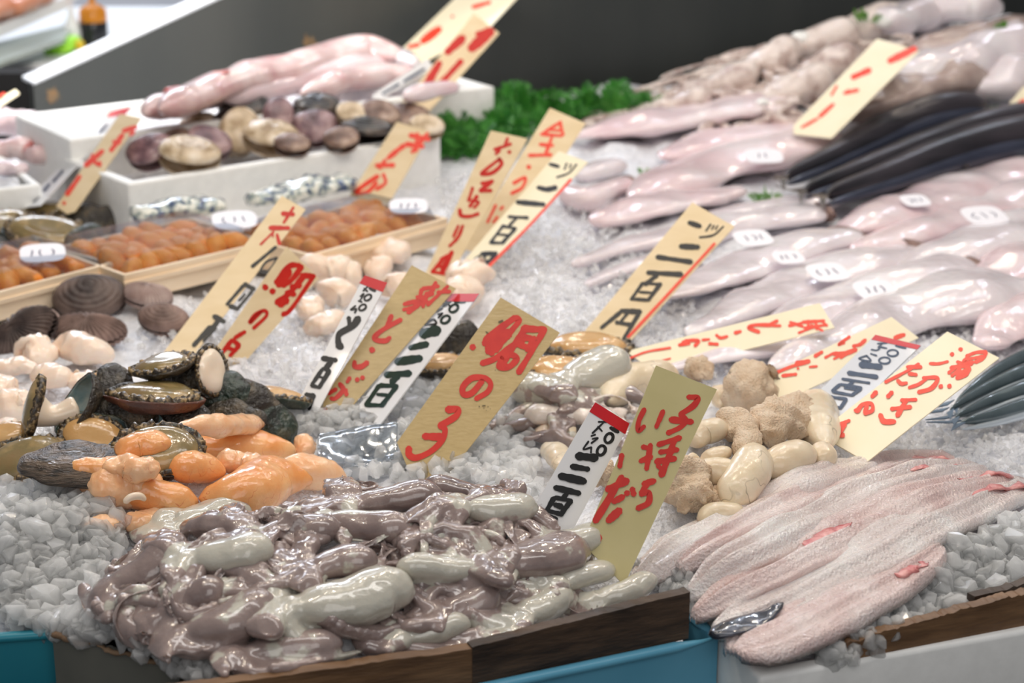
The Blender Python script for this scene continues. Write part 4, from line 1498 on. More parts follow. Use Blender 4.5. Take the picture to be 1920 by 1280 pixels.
WG = 'white fish laid in rows on the right'
for i, (pth, w, m, lb, st, kw) in enumerate([
    ([(1075, 505), (1180, 470), (1300, 445), (1440, 418), (1548, 405)], 84, 'white_fish', 'white fish in the back row behind the yellow price sign', (1412, 446, 74), dict(prof=(.15, .55, .9, 1, .85), cut='cut')),
    ([(1200, 572), (1300, 545), (1400, 510), (1500, 470), (1592, 450)], 92, 'white_fish', 'slim white fish, second from the back, with a square sticker', (1478, 482, 60), dict(prof=(.3, .7, .9, 1, .82), cut='cut')),
    ([(1290, 640), (1400, 585), (1500, 540), (1620, 500), (1712, 475)], 96, 'white_fish', 'white fish, third from the back, with a sticker on its left half', (1552, 510, 80), dict(prof=(.25, .7, .95, 1, .8), cut='cut')),
    ([(1370, 680), (1480, 620), (1600, 570), (1720, 530), (1812, 505)], 104, 'white_fish', 'white fish with the lowest sticker and dark cut end', (1642, 543, 84), dict(prof=(.25, .7, .95, 1, .7), cut='cut')),
    ([(1440, 710), (1570, 655), (1700, 605), (1810, 568), (1890, 545)], 150, 'white_fish', 'broad speckled white fish behind the three cream signs', None, dict(prof=(.2, .55, .85, 1, .9))),
    ([(1560, 450), (1650, 420), (1760, 380), (1860, 350), (1960, 325)], 100, 'pink_fish', 'pinkish white fish just below the dark fish', (1716, 376, 56), dict(prof=(.3, .8, 1, 1, .9))),
    ([(1600, 485), (1700, 450), (1800, 415), (1900, 380), (1990, 355)], 96, 'pink_fish', 'pinkish white fish with the large right-hand sticker', (1846, 404, 86), dict(prof=(.3, .8, 1, 1, .9))),
    ([(1690, 530), (1760, 500), (1850, 465), (1930, 430), (2000, 405)], 110, 'white_fish', 'white fish leaving the picture at the right edge, upper', None, dict(prof=(.3, .8, 1, 1, .9))),
    ([(1800, 560), (1860, 535), (1930, 500), (2000, 470), (2060, 450)], 100, 'pink_fish', 'white fish leaving the picture at the right edge, middle', None, dict(prof=(.3, .8, 1, 1, .9))),
    ([(1850, 660), (1890, 620), (1930, 580), (1980, 545), (2030, 520)], 90, 'pink_fish', 'purplish fish at the right edge above the silver saury', None, dict(prof=(.5, .9, 1, 1, .9))),
    ([(1300, 420), (1380, 408), (1460, 395), (1530, 385), (1590, 375)], 64, 'white_fish', 'pale fish tail side right of the green garnish sprig', None, dict(prof=(.3, .8, 1, .9, .6))),
    ([(1240, 700), (1360, 672), (1480, 650), (1580, 630), (1660, 610)], 70, 'white_fish', 'slim grey-white fish under the lying cream sign', None, dict(prof=(.3, .7, 1, .9, .6))),
    ([(1100, 540), (1140, 520), (1200, 500), (1260, 490), (1320, 480)], 46, 'white_fish', 'thin fish tail poking out left of the yellow price sign', None, dict(prof=(.2, .5, .8, 1, 1))),
]):
    o, pts, W = body('white_fish', lb, 'fish', pth, w, M[m], 700 + i, .31, group=WG, off=.003 * (i % 2), n=48, wide=1.42, wob=.05, cap=.05, **kw)
    if st:
        sticker(o, st[0], st[1], W * .31 * 2.1, st[2], 20, 3, i)

PG = 'large pale fillets at the back right'
for i, (pth, w, m, lb, st, kw) in enumerate([
    ([(1060, 268), (1170, 250), (1290, 225), (1400, 210), (1500, 205)], 110, 'pink_fish', 'big pale pink fillet in front of the green fern', None, dict(prof=(.3, .75, 1, 1, .7))),
    ([(1180, 385), (1280, 345), (1380, 310), (1480, 285), (1580, 268)], 116, 'pink_fish', 'big pink fillet with round sticker left of the dark fish', (1432, 292, 72), dict(prof=(.35, .85, 1, .95, .5))),
    ([(1240, 305), (1330, 275), (1420, 258), (1500, 248), (1550, 246)], 90, 'pink_fish', 'pink fillet under the foot of the faded back sign', None, dict(prof=(.4, .9, 1, .9, .5))),
    ([(1110, 425), (1180, 405), (1260, 385), (1340, 372), (1400, 366)], 84, 'pink_fish', 'pale squid-like fillet with pinkish belly beside the ice slope', None, dict(prof=(.5, .9, 1, .9, .5))),
]):
    o, pts, W = body('fish_fillet', lb, 'fish', pth, w, M[m], 740 + i, .28, group=PG, off=.004, n=40, wide=1.35, wob=.06, **kw)
    if st:
        sticker(o, st[0], st[1], W * .28 * 2.2, st[2], 5, 2, i)
o, pts, W = body('pale_squid', 'curled pale squid with dark tip on the ice slope', 'squid', [(1062, 372), (1100, 385), (1140, 368), (1178, 356)], 62, M['pink_fish'], 750, .7, prof=(.8, 1, .9, .8), cut='cut')
o, pts, W = body('pale_squid', 'translucent pale squid behind the curled one', 'squid', [(1085, 340), (1130, 325), (1175, 318)], 70, M['white_fish'], 751, .5, prof=(.6, 1, .7), cap=.2)

# three dark whole fish
DG = 'dark whole fish at the upper right'
for i, (pth, w, lb, pr) in enumerate([
    ([(1470, 350), (1560, 312), (1660, 262), (1760, 225), (1850, 214)], 82, 'uppermost of the three dark whole fish', (.22, .6, .95, 1, .7)),
    ([(1505, 374), (1620, 335), (1740, 290), (1850, 255), (1960, 232)], 80, 'middle one of the three dark whole fish', (.22, .6, .9, 1, .95)),
    ([(1545, 388), (1660, 352), (1780, 308), (1900, 278), (2010, 262)], 96, 'lowest and nearest of the three dark whole fish', (.20, .55, .85, 1, 1)),
]):
    o, pts, W = body('whole_fish', lb, 'fish', pth, w, M['dark_fish'], 760 + i, .85, group=DG, off=.014, prof=pr, n=50, wob=.01)
    t0, d = pts[0], norm(pts[0] - pts[1])
    s = norm(np.cross(d, Z3))
    for sg in (1, -1):
        tip = t0 + d * .050 + s * sg * .026 + Z3 * .012 * sg
        V_, F_ = prism([t0 - d * .012 + s * sg * .004, t0 + d * .022 + s * sg * .002, tip, t0 + d * .018 + s * sg * .014], Z3 * .002)
        obj('tail_fin', V_, F_, M['fish_belly'], o, smooth=False)
    V_, F_ = loft([p - UP * W * .36 - FW * W * .40 for p in pts], [W * .72 * q for q in pr], [W * .60 * q for q in pr], 44, 16, cap=.1)
    obj('blue_belly', V_, F_, M['belly_blue'], o)
    a_ = pts[2] - Z3 * W * .3
    V_, F_ = prism([a_ - s * W * .55, a_ - d * .03 - s * W * .9, a_ + d * .035 - s * W * 1.02, a_ + d * .015 - s * W * .6], Z3 * .0016)
    obj('side_fin', V_, F_, M['fish_belly'], o, smooth=False)

# silver saury
YG = 'silver saury at the right edge'
for i, (pth, w, lb) in enumerate([
    ([(1790, 762), (1850, 716), (1910, 682), (1990, 650), (2080, 625)], 40, 'topmost silver saury at the right edge'),
    ([(1780, 776), (1840, 742), (1920, 706), (2000, 678), (2090, 655)], 42, 'second silver saury from the top'),
    ([(1790, 790), (1850, 764), (1920, 738), (2000, 712), (2090, 690)], 42, 'third silver saury from the top'),
    ([(1800, 800), (1860, 788), (1920, 770), (2000, 750), (2090, 730)], 42, 'lowest silver saury on the smooth ice'),
]):
    o, pts, W = body('saury', lb, 'fish', pth, w * .86, M['saury'], 780 + i, .9, group=YG, off=.010, prof=(.22, .7, 1, 1, .95), n=40, wob=0)
    ax = [p - UP * W * .66 - FW * W * .55 for p in pts]
    V_, F_ = loft(ax, [W * .74 * q for q in (.22, .7, 1, 1, .95)], [W * .52 * q for q in (.22, .7, 1, 1, .95)], 36, 12, cap=.08)
    obj('silver_belly', V_, F_, M['saury_belly'], o)
    t0, d = pts[0], norm(pts[0] - pts[1])
    s = norm(np.cross(d, Z3))
    for sg in (1, -1):
        V_, F_ = prism([t0 - d * .006 + s * sg * .003, t0 + d * .016 + s * sg * .003, t0 + d * .040 + s * sg * .018, t0 + d * .014 + s * sg * .010], Z3 * .0015)
        obj('tail_fin', V_, F_, M['saury_fin'], o, smooth=False)

# eel fillets at the lower right
def eel(label, path_px, w_px, m, seed, off, prof=None, groove=.5, red=None, grp='opened eel fillets'):
    r = np.random.RandomState(seed)
    pts = [hit(x, y, off) for x, y in path_px]
    n, mseg = 70, 30
    c = cr(pts, n)
    k = pxm(c[n // 2])
    W = cr([w_px * .66 * k * p for p in (prof or (.6, .9, 1, 1, .9))], n)[:, 0]
    V, F = [], []
    nz = Noise(seed, 3)
    for i in range(n):
        t = norm(c[min(i + 1, n - 1)] - c[max(i - 1, 0)])
        s = norm(np.cross(t, Z3))
        e = min(1, i / 5, (n - 1 - i) / 4)
        for j in range(mseg):
            f = j / (mseg - 1) * 2 - 1
            x = f * W[i] * (.4 + .6 * math.sqrt(max(e, 0)))
            z = .012 * (1 - abs(f) ** 3.2) - groove * .0055 * math.exp(-(f / .12) ** 2) + .0022 * math.cos(f * 7.5 + seed) + .0008 * math.sin(f * 21 + i * .05)
            q = c[i] + s * x
            V.append(q + Z3 * z * (.5 + .5 * e))
    top = len(V)
    V = np.array(V)
    V[:, 2] += .0028 * nz(V, 34)
    Vb = V.copy()
    Vb[:, 2] -= .007
    Vall = np.vstack([V, Vb])
    for i in range(n - 1):
        for j in range(mseg - 1):
            a = i * mseg + j
            F.append((a, a + mseg, a + mseg + 1, a + 1))
            F.append((top + a, top + a + 1, top + a + mseg + 1, top + a + mseg))
        a, b_ = i * mseg, i * mseg + mseg - 1
        F.append((a, a + top, a + mseg + top, a + mseg))
        F.append((b_, b_ + mseg, b_ + mseg + top, b_ + top))
    for j in range(mseg - 1):
        F.append((j, j + 1, j + 1 + top, j + top))
        a = (n - 1) * mseg + j
        F.append((a, a + top, a + top + 1, a + 1))
    o = obj('eel_fillet', Vall, F, M[m])
    tag(o, label, 'fish', grp)
    for (i0, i1, f0, f1) in (red or []):
        pl = []
        Vt = V.reshape(n, mseg, 3)
        ii = np.linspace(i0 * (n - 1), i1 * (n - 1), 8).astype(int)
        jj = np.linspace((f0 + 1) / 2 * (mseg - 1), (f1 + 1) / 2 * (mseg - 1), 8)
        path = [Vt[a, int(b)] + Z3 * .0002 for a, b in zip(ii, jj)]
        rr = [.002] + [r.uniform(.004, .009) for _ in range(6)] + [.002]
        VV, FF = loft(path, rr, [.0018] * 8, 24, 8, cap=.1)
        q = obj('red_flesh', VV, FF, M['blood'], o)
        roughen(q.data, .0012, 220, seed)
    return o


eel('opened eel fillet lying highest, touching the boiled roe', [(1190, 1085), (1300, 1010), (1430, 945), (1540, 895), (1640, 875)], 96, 'eel', 1, .006, (.45, .8, .8, .8, .6), .6)
eel('opened eel fillet with pink head end at the top of the stack', [(1270, 1065), (1400, 990), (1540, 920), (1680, 875), (1790, 870)], 92, 'eel_pink', 2, .010, (.3, .8, 1, 1, .8), .6, [(.8, 1.0, .2, .7)])
eel('opened eel fillet with long groove in the middle of the stack', [(1290, 1110), (1420, 1030), (1560, 955), (1700, 900), (1840, 885)], 92, 'eel', 3, .016, (.4, .8, 1, 1, .8), 1.0, [(.78, .98, -.1, .2)])
eel('pinkish opened eel fillet right of the grooved one', [(1300, 1150), (1440, 1075), (1590, 1000), (1740, 930), (1890, 900)], 96, 'eel_pink', 4, .014, (.4, .8, 1, 1, .8), .8, [(.35, .5, .2, .25), (.86, 1.0, -.2, .6)])
eel('opened eel fillet along the right edge of the stack with red head end', [(1340, 1190), (1480, 1120), (1620, 1050), (1770, 965), (1930, 905)], 104, 'eel', 5, .012, (.5, .85, 1, 1, .9), .7, [(.84, 1.0, .1, .8)])
eel('nearest opened eel fillet curling over the foam box corner', [(1375, 1228), (1470, 1190), (1580, 1135), (1680, 1075), (1760, 1030)], 120, 'eel_pink', 6, .018, (.75, .9, .9, .8, .45), .9, [(.70, .86, .35, .7)])
# dark tail skin folded over the nearest fillet
tp = [hit(1330, 1190, .026), hit(1365, 1178, .030), hit(1420, 1160, .030), hit(1466, 1132, .028)]
V_, F_ = loft(tp, [.007, .013, .012, .002], [.004, .0035, .003, .001], 26, 14, cap=.1)
o = obj('eel_tail', V_, F_, M['eel_skin'])
roughen(o.data, .0015, 110, 4)
tag(o, 'dark blue-black eel tail skin folded over the nearest eel fillet', 'fish')

# pink fish in the back box
FG = 'pink fish in the box against the partition'
for i, (pth, w, m, lb) in enumerate([
    ([(300, 222), (420, 180), (560, 140), (680, 112), (760, 120)], 76, 'pinkred', 'long pink fish along the back of the rear foam box'),
    ([(270, 228), (330, 205), (400, 190), (450, 186)], 62, 'pinkred', 'pink fish with reddish gill at the left end of the rear box'),
    ([(420, 200), (520, 170), (640, 142), (740, 128)], 58, 'pink_fish', 'pale pink fish in front of the long one in the rear box'),
    ([(560, 190), (640, 165), (720, 148), (790, 150)], 54, 'pinkred', 'pink fish under the signs at the right end of the rear box'),
    ([(620, 112), (690, 102), (740, 108), (780, 130)], 44, 'white_fish', 'white fish tail on top at the back of the rear box'),
    ([(760, 190), (810, 178), (860, 172)], 40, 'pink_fish', 'small pink fish in the right corner of the rear box'),
]):
    o, pts, W = body('pink_fish', lb, 'fish', pth, w, M[m], 800 + i, .7, group=FG, h=.135 if i not in (0, 4) else .15, prof=(.35, .9, 1, .9, .5), n=36, wob=.10, wide=1.15)
    if i in (1, 0):
        g_ = pts[1] + Z3 * W * .5 - FW * W * .35
        V_, F_ = loft([g_ - RT * .018, g_, g_ + RT * .016 + Z3 * .008], [.003, .011, .003], [.004, .007, .003], 14, 10, cap=.2)
        q = obj('red_gill', V_, F_, M['blood'], o)
        roughen(q.data, .002, 120, 4)

HG = 'pink fish chunks in the left foam tray'
for i, (pth, w, m, lb) in enumerate([
    ([(-30, 250), (30, 246), (90, 250), (130, 262)], 62, 'pink_fish', 'big pale fish chunk across the back of the left tray'),
    ([(60, 262), (95, 258), (132, 262)], 56, 'white_fish', 'square white fish chunk at the right end of the left tray'),
    ([(-20, 290), (25, 286), (60, 290)], 50, 'pinkred', 'reddish fish chunk at the left edge of the tray'),
    ([(50, 300), (90, 292), (128, 285)], 46, 'pinkred', 'dark pink fish chunk at the front right of the tray'),
    ([(-20, 325), (20, 322), (48, 325)], 46, 'pink_fish', 'peach fish chunk at the front left corner of the tray'),
    ([(-10, 224), (10, 218), (24, 222)], 30, 'pink_fish', 'small pink fish piece sticking up at the back of the left tray'),
]):
    o, pts, W = body('fish_chunk', lb, 'fish', pth, w, M[m], 820 + i, .75, group=HG, h=.058 if i not in (0, 1, 5) else .07, prof=(.8, 1, 1, .85), n=26, cap=.16, cut='blood' if i in (2, 3) else None)
    roughen(o.data, .004, 60, i)

# squid and octopus heap, upper right
QG = 'squid and octopuses heaped at the back right'
for a in [
    ('tentacled octopus at the left tip of the back heap', (1420, 150), (1340, 170), 34, .45, 51, 60, .30, 10),
    ('tentacled octopus above the left tip of the back heap', (1500, 110), (1420, 130), 38, .5, 52, 60, .30, 10),
    ('octopus with thick pale arms beside the faded sign', (1560, 165), (1470, 185), 40, .55, 53, 55, .28, 8),
    ('octopus with brownish arms behind the faded sign', (1590, 120), (1520, 150), 40, .35, 54, 70, .26, 12),
    ('octopus at the top of the back heap below the white shells', (1600, 80), (1510, 95), 40, .5, 55, 60, .28, 10),
    ('octopus with tangled arms at the crest of the heap', (1680, 50), (1600, 70), 40, .55, 56, 80, .26, 12),
    ('octopus arms at the lowest left edge of the back heap', (1330, 195), (1270, 200), 26, .4, 57, 60, .22, 9),
]:
    octopus(a[0], a[1], a[2], a[3], a[4], a[5], a[6], a[7], arm_r=.014, mat_='squid_back', group=QG, voxel=.0036, curl=a[8] * 1.4)
for i, (pth, w, m, lb, pr) in enumerate([
    ([(1560, 232), (1650, 205), (1760, 170), (1860, 150)], 120, 'octo_pink', 'brownish squid under the faded back sign', (.5, .9, 1, .7)),
    ([(1660, 190), (1760, 150), (1860, 120), (1960, 105)], 130, 'white_fish', 'large glistening white squid above the dark fish', (.5, 1, 1, .8)),
    ([(1700, 130), (1790, 100), (1880, 85), (1970, 80)], 110, 'octo_pink', 'pale brown squid right of the faded sign top', (.5, 1, 1, .8)),
    ([(1650, 60), (1730, 40), (1810, 30), (1870, 32)], 110, 'white_fish', 'white plump squid at the top right of the heap', (.6, 1, 1, .7)),
    ([(1820, 190), (1880, 165), (1950, 150), (2010, 140)], 110, 'white_fish', 'white squid at the right edge above the dark fish', (.5, 1, 1, .8)),
    ([(1880, 70), (1930, 55), (1990, 50)], 70, 'octo_pink', 'brown squid at the right edge of the heap', (.6, 1, .8)),
    ([(1600, 22), (1680, 8), (1780, -8), (1880, -14)], 80, 'boiled', 'tan squid along the very top of the heap', (.5, 1, 1, .8)),
    ([(1560, 70), (1600, 55), (1650, 48)], 50, 'octo_pink', 'small grey squid near the crest left of the white plump one', (.6, 1, .7)),
]):
    o, pts, W = body('squid', lb, 'squid', pth, w, M[m], 840 + i, .6, group=QG, off=.015, prof=pr, n=44, wob=.08, cap=.2)
    roughen(o.data, .006, 34, i + 3, 3, True)
for i, (px, py, w, lb) in enumerate([(1502, 72, 44, 'bright white shell piece on the left of the heap crest'), (1656, 42, 36, 'bright white shell piece on the right of the heap crest'), (1430, 192, 26, 'small white shell piece low on the heap')]):
    c = hit(px, py, .04)
    k = pxm(c)
    V_, F_ = loft([c - RT * w * .5 * k, c, c + RT * w * .5 * k], [w * .3 * k, w * .42 * k, w * .25 * k], [w * .22 * k, w * .3 * k, w * .2 * k], 16, 14, cap=.3)
    tag(obj('white_piece', V_, F_, M['foam']), lb, 'shell')

# ---------------------------------------------------------------- green garnish
def sprig(name, label, px, py, w_px, h_px, seed, m='fern', n_st=9, group=None, h=None):
    r = np.random.RandomState(seed)
    c = hit(px, py) if h is None else P(px, py, h)
    k = pxm(c)
    th = thing(name, label, 'garnish', c, group)
    st, lv = [], []
    for s in range(n_st):
        a = math.pi * (s + .5) / n_st + r.normal() * .2
        L = h_px * k * r.uniform(.7, 1.1)
        p0 = c + RT * r.uniform(-.5, .5) * w_px * k + np.array([0, 1, 0]) * r.uniform(-.02, .02)
        d = norm(RT * math.cos(a) * .9 + Z3 * (.35 + .8 * math.sin(a)) + np.array([0, r.normal() * .35, 0]))
        q = [p0, p0 + d * L * .5, p0 + d * L * .9 - Z3 * L * .12]
        st.append(loft(q, [.0014, .0011, .0006], None, 10, 5, cap=0))
        cc = cr(q, 14)
        sd = norm(np.cross(d, [r.normal(), r.normal(), .4]))
        for i in range(2, 14):
            for sg in (1, -1):
                ll = L * .42 * (1.15 - i / 14)
                e = norm(sd * sg + d * .7 + np.array([0, 0, r.normal() * .25]))
                f = norm(np.cross(e, d)) * ll * .10
                g = d * ll * .16
                b0 = cc[i]
                lv.append((np.array([b0, b0 + e * ll * .5 + g, b0 + e * ll, b0 + e * ll * .5 - g, b0 + e * ll * .5 + f]), [(0, 4, 1), (1, 4, 2), (2, 4, 3), (3, 4, 0), (0, 1, 2, 3)]))
    V, F = join(*st)
    obj('stem', V, F, M[m], th)
    V, F = join(*lv)
    obj('leaves', V, F, M[m], th, smooth=False)
    return th


for i, (px, py, w, hh, ns, lb) in enumerate([
    (872, 285, 70, 60, 16, 'green fern sprig right of the clam box'),
    (925, 270, 60, 70, 14, 'green fern sprig behind the sashimi sign'),
    (985, 235, 60, 65, 14, 'tall green fern sprig right of the rear foam box'),
    (1040, 240, 70, 50, 12, 'green fern sprig behind the raw urchin sign'),
    (1125, 222, 80, 55, 14, 'green fern sprig at the foot of the partition, middle'),
    (1185, 222, 60, 50, 12, 'green fern sprig by the left tip of the back heap'),
    (830, 290, 40, 35, 8, 'low green fern sprig touching the clam box corner'),
]):
    sprig('fern_sprig', lb, px, py, w, hh * 1.6, 900 + i, n_st=ns * 2, group='green fern sprigs in front of the partition')
M['leafy'] = mat('bright_green_leaf', lin(70, 128, 40), lin(120, 172, 70), 60, .45)
for i, (px, py, w, hh, ns, lb) in enumerate([
    (1440, 378, 60, 36, 9, 'bright green sprig at the tails of the dark fish'),
    (1215, 330, 24, 22, 5, 'little green sprig between two pale fillets'),
    (1388, 428, 20, 16, 4, 'tiny green leaf sprig at the corner of the yellow price sign'),
    (1625, 40, 40, 36, 6, 'green sprig at the crest of the back heap'),
    (1880, 215, 50, 26, 6, 'green sprig above the dark fish heads'),
    (1880, 62, 30, 40, 5, 'green sprig in the top right of the heap'),
]):
    sprig('leaf_sprig', lb, px, py, w, hh, 930 + i, 'leafy', ns, h=None if py > 100 else .20)
# scraps of leaf on two fish
# ---------------------------------------------------------------- urchin trays
UB = None
def urchin_tray(which, fl, fr, back_len, seed, n_lobes, label_px=None, h=.045, nu_=7, nv_=4):
    fl, fr = P(fl[0], fl[1], h), P(fr[0], fr[1], h)
    e = norm(fr - fl)
    g = norm(np.cross(Z3, e))
    L = np.linalg.norm(fr - fl)
    V, F = hollow_box(fl, fr, g * back_len, .042, .006, .006)
    t = obj('urchin_tray', V, F, M['pine'], smooth=False)
    bevel(t, .0015, 2)
    tag(t, 'pale wooden tray of orange sea urchin, %s' % which, 'tray', 'wooden urchin trays')
    # ridge running round the tray
    for z in (-.014,):
        V, F = box(fl + e * L / 2 - g * .0015 + Z3 * z, L + .004, .004, .006, e, g, Z3)
        obj('side_ridge', V, F, M['pine'], t, smooth=False)
    r = np.random.RandomState(seed)
    proto = None
    for j in range(nv_):
        for i in range(nu_):
            c = fl + e * (.022 + (L - .044) * (i + .5 + r.uniform(-.2, .2)) / nu_) + g * (.020 + (back_len - .04) * (j + .5) / nv_) - Z3 * .014
            if proto is None:
                V, F = loft([(-.020, 0, 0), (-.006, .001, .004), (.010, 0, .003), (.022, .001, 0)], [.006, .0105, .0115, .006], [.006, .009, .010, .006], 18, 12, cap=.2)
                proto = obj('urchin_lobe', V, F, M['uni'], loc=np.zeros(3))
                roughen(proto.data, .0012, 190, seed)
                o = proto
            else:
                o = proto.copy()
                SC.collection.objects.link(o)
            o.location = c + Z3 * r.uniform(0, .008)
            a = math.atan2(g[1], g[0]) + r.normal() * .5
            o.rotation_euler = (r.normal() * .2, r.normal() * .25, a)
            s = r.uniform(1.15, 1.55)
            o.scale = (s, s, s)
            tag(o, 'orange sea urchin lobe inside the wooden tray %s' % which, 'sea urchin', 'sea urchin lobes in the tray ' + which)
    # clear plastic lid
    hz_ = .020
    q = [fl + e * .012 + g * .010, fr - e * .012 + g * .010, fr - e * .012 + g * (back_len - .010), fl + e * .012 + g * (back_len - .010)]
    mid_ = sum(q) / 4
    q2 = [p + (mid_ - p) * .10 + Z3 * hz_ for p in q]
    q0_ = [p - Z3 * .004 for p in q]
    V = np.array(q0_ + q2)
    F = [(4, 5, 6, 7)] + [(i, (i + 1) % 4, 4 + (i + 1) % 4, 4 + i) for i in range(4)]
    lid = obj('clear_lid', V, F, M['film'], smooth=False)
    sd = lid.modifiers.new('thick', 'SOLIDIFY')
    sd.thickness = .0006
    tag(lid, 'clear plastic lid on the urchin tray %s' % which, 'lid')
    if label_px:
        c = P(label_px[0], label_px[1], h + hz_ + .002)
        sticker(lid, label_px[0], label_px[1], 0, label_px[2], label_px[3], 3, seed, h=h + hz_ + .0015)
    return t


urchin_tray('at the left edge', (-150, 585), (212, 492), .17, 1, 24, (80, 474, 84, 15))
urchin_tray('in the middle behind the two tan signs', (232, 515), (505, 452), .20, 2, 28, (440, 412, 84, 15))
urchin_tray('on the right beside the sashimi sign', (582, 478), (840, 408), .18, 3, 28, (766, 386, 72, 5))
# bright printed packets behind the trays
M['print'] = mat('printed_packet', lin(70, 84, 116), lin(232, 232, 222), 70, .25, c3=lin(166, 178, 170), lo=.40, hi=.58, coat=.6)
for i, (x0, y0, x1, y1, lb) in enumerate([(250, 405, 420, 382, 'shiny printed packet in front of the clam box, left'), (470, 378, 660, 338, 'shiny blue printed packet in front of the clam box, right')]):
    p, q = P(x0, y0, .045), P(x1, y1, .045)
    V_, F_ = loft([p, (p + q) / 2 + Z3 * .004, q], [.03, .035, .03], [.012, .015, .012], 30, 16, cap=.06)
    o = obj('printed_packet', V_, F_, M['print'])
    roughen(o.data, .003, 110, i)
    tag(o, lb, 'packet')

# crumpled clear bag by the white sign
c = hit(672, 850, .012)
nx, ny = 26, 14
V_ = []
nz = Noise(21, 4)
for j in range(ny):
    for i in range(nx):
        p = hit(596 + 150 * i / (nx - 1), 884 - 66 * j / (ny - 1) - 26 * (i / (nx - 1)), .012)
        V_.append(p + Z3 * .022 * max(0, 1 - abs(j / (ny - 1) - .62) / .45) * (1 - .35 * abs(i / (nx - 1) - .6)))
V_ = np.array(V_)
V_[:, 2] += .0022 * (.5 - np.abs(nz(V_, 60)))
F_ = [(j * nx + i, j * nx + i + 1, (j + 1) * nx + i + 1, (j + 1) * nx + i) for j in range(ny - 1) for i in range(nx - 1)]
o = obj('plastic_bag', V_, F_, M['bag'])
so = o.modifiers.new('thick', 'SOLIDIFY'); so.thickness = .0005
tag(o, 'crumpled clear plastic bag at the foot of the white price sign', 'bag')

# ---------------------------------------------------------------- price signs (lettering traced stroke by stroke)
M['s_tan'] = mat('aged_tan_sign', lin(178, 154, 103), lin(186, 162, 112), 90, .42, .12, 90, stretch=(1, 1, 4), coat=.1)
M['s_tan2'] = mat('light_tan_sign', lin(224, 200, 158), lin(232, 210, 172), 14, .42, .1, 80, stretch=(1, 1, 4))
M['s_yellow'] = mat('yellowed_sign', lin(186, 174, 122), lin(196, 184, 134), 14, .42, .08, 80)
M['s_cream'] = mat('cream_sign', lin(240, 228, 196), lin(244, 234, 206), 10, .42)
M['s_white'] = mat('white_sign', lin(226, 226, 228), rough=.3, coat=.2)
M['s_grey'] = mat('greyish_sign', lin(200, 202, 208), rough=.3, coat=.2)
M['red'] = mat('red_paint', lin(190, 26, 14), lin(202, 38, 20), 60, .45)
M['red2'] = mat('bright_red_paint', lin(232, 62, 40), lin(238, 78, 54), 60, .4)
M['red_cap'] = mat('red_band', lin(196, 24, 36), rough=.35)
M['black'] = mat('black_ink', lin(22, 22, 24), rough=.4)
M['stain'] = mat('grey_stain', lin(92, 82, 58), rough=.6)
M['green_ink'] = mat('dark_green_ink', lin(14, 46, 40), rough=.35)
M['navy'] = mat('navy_ink', lin(44, 62, 88), rough=.4)


def ribbon(pts, w, seed, closed=False):
    "brush stroke outline in picture units"
    r = np.random.RandomState(seed)
    p = np.asarray(pts, float)
    if len(p) == 1:
        th = np.linspace(0, 2 * math.pi, 16, endpoint=False)
        return [tuple(p[0] + np.array([math.cos(t), math.sin(t)]) * w / 2 * r.uniform(.88, 1.1)) for t in th]
    if closed:
        p = np.vstack([p, p[:1]])
    n = max(10, 8 * len(p))
    c = cr(p, n)
    t = np.gradient(c, axis=0)
    t /= np.linalg.norm(t, axis=1)[:, None] + 1e-9
    nn = np.stack([-t[:, 1], t[:, 0]], 1)
    ph = r.uniform(0, 6, 3)
    s = np.linspace(0, 1, n)
    ww = w / 2 * (1 + .10 * np.sin(s * 5 + ph[0]) + .05 * np.sin(s * 17 + ph[1]))
    L = c + nn * ww[:, None]
    R = c - nn * ww[:, None]
    cap = []
    for q, d, sg in ((c[-1], t[-1], 1), (c[0], -t[0], 1)):
        a0 = math.atan2(d[1], d[0])
        rr = ww[-1] if q is c[-1] else ww[0]
        cap.append([q + rr * .8 * np.array([math.cos(a0 + a), math.sin(a0 + a)]) for a in np.linspace(1.2, -1.2, 5)])
    return L, R, cap


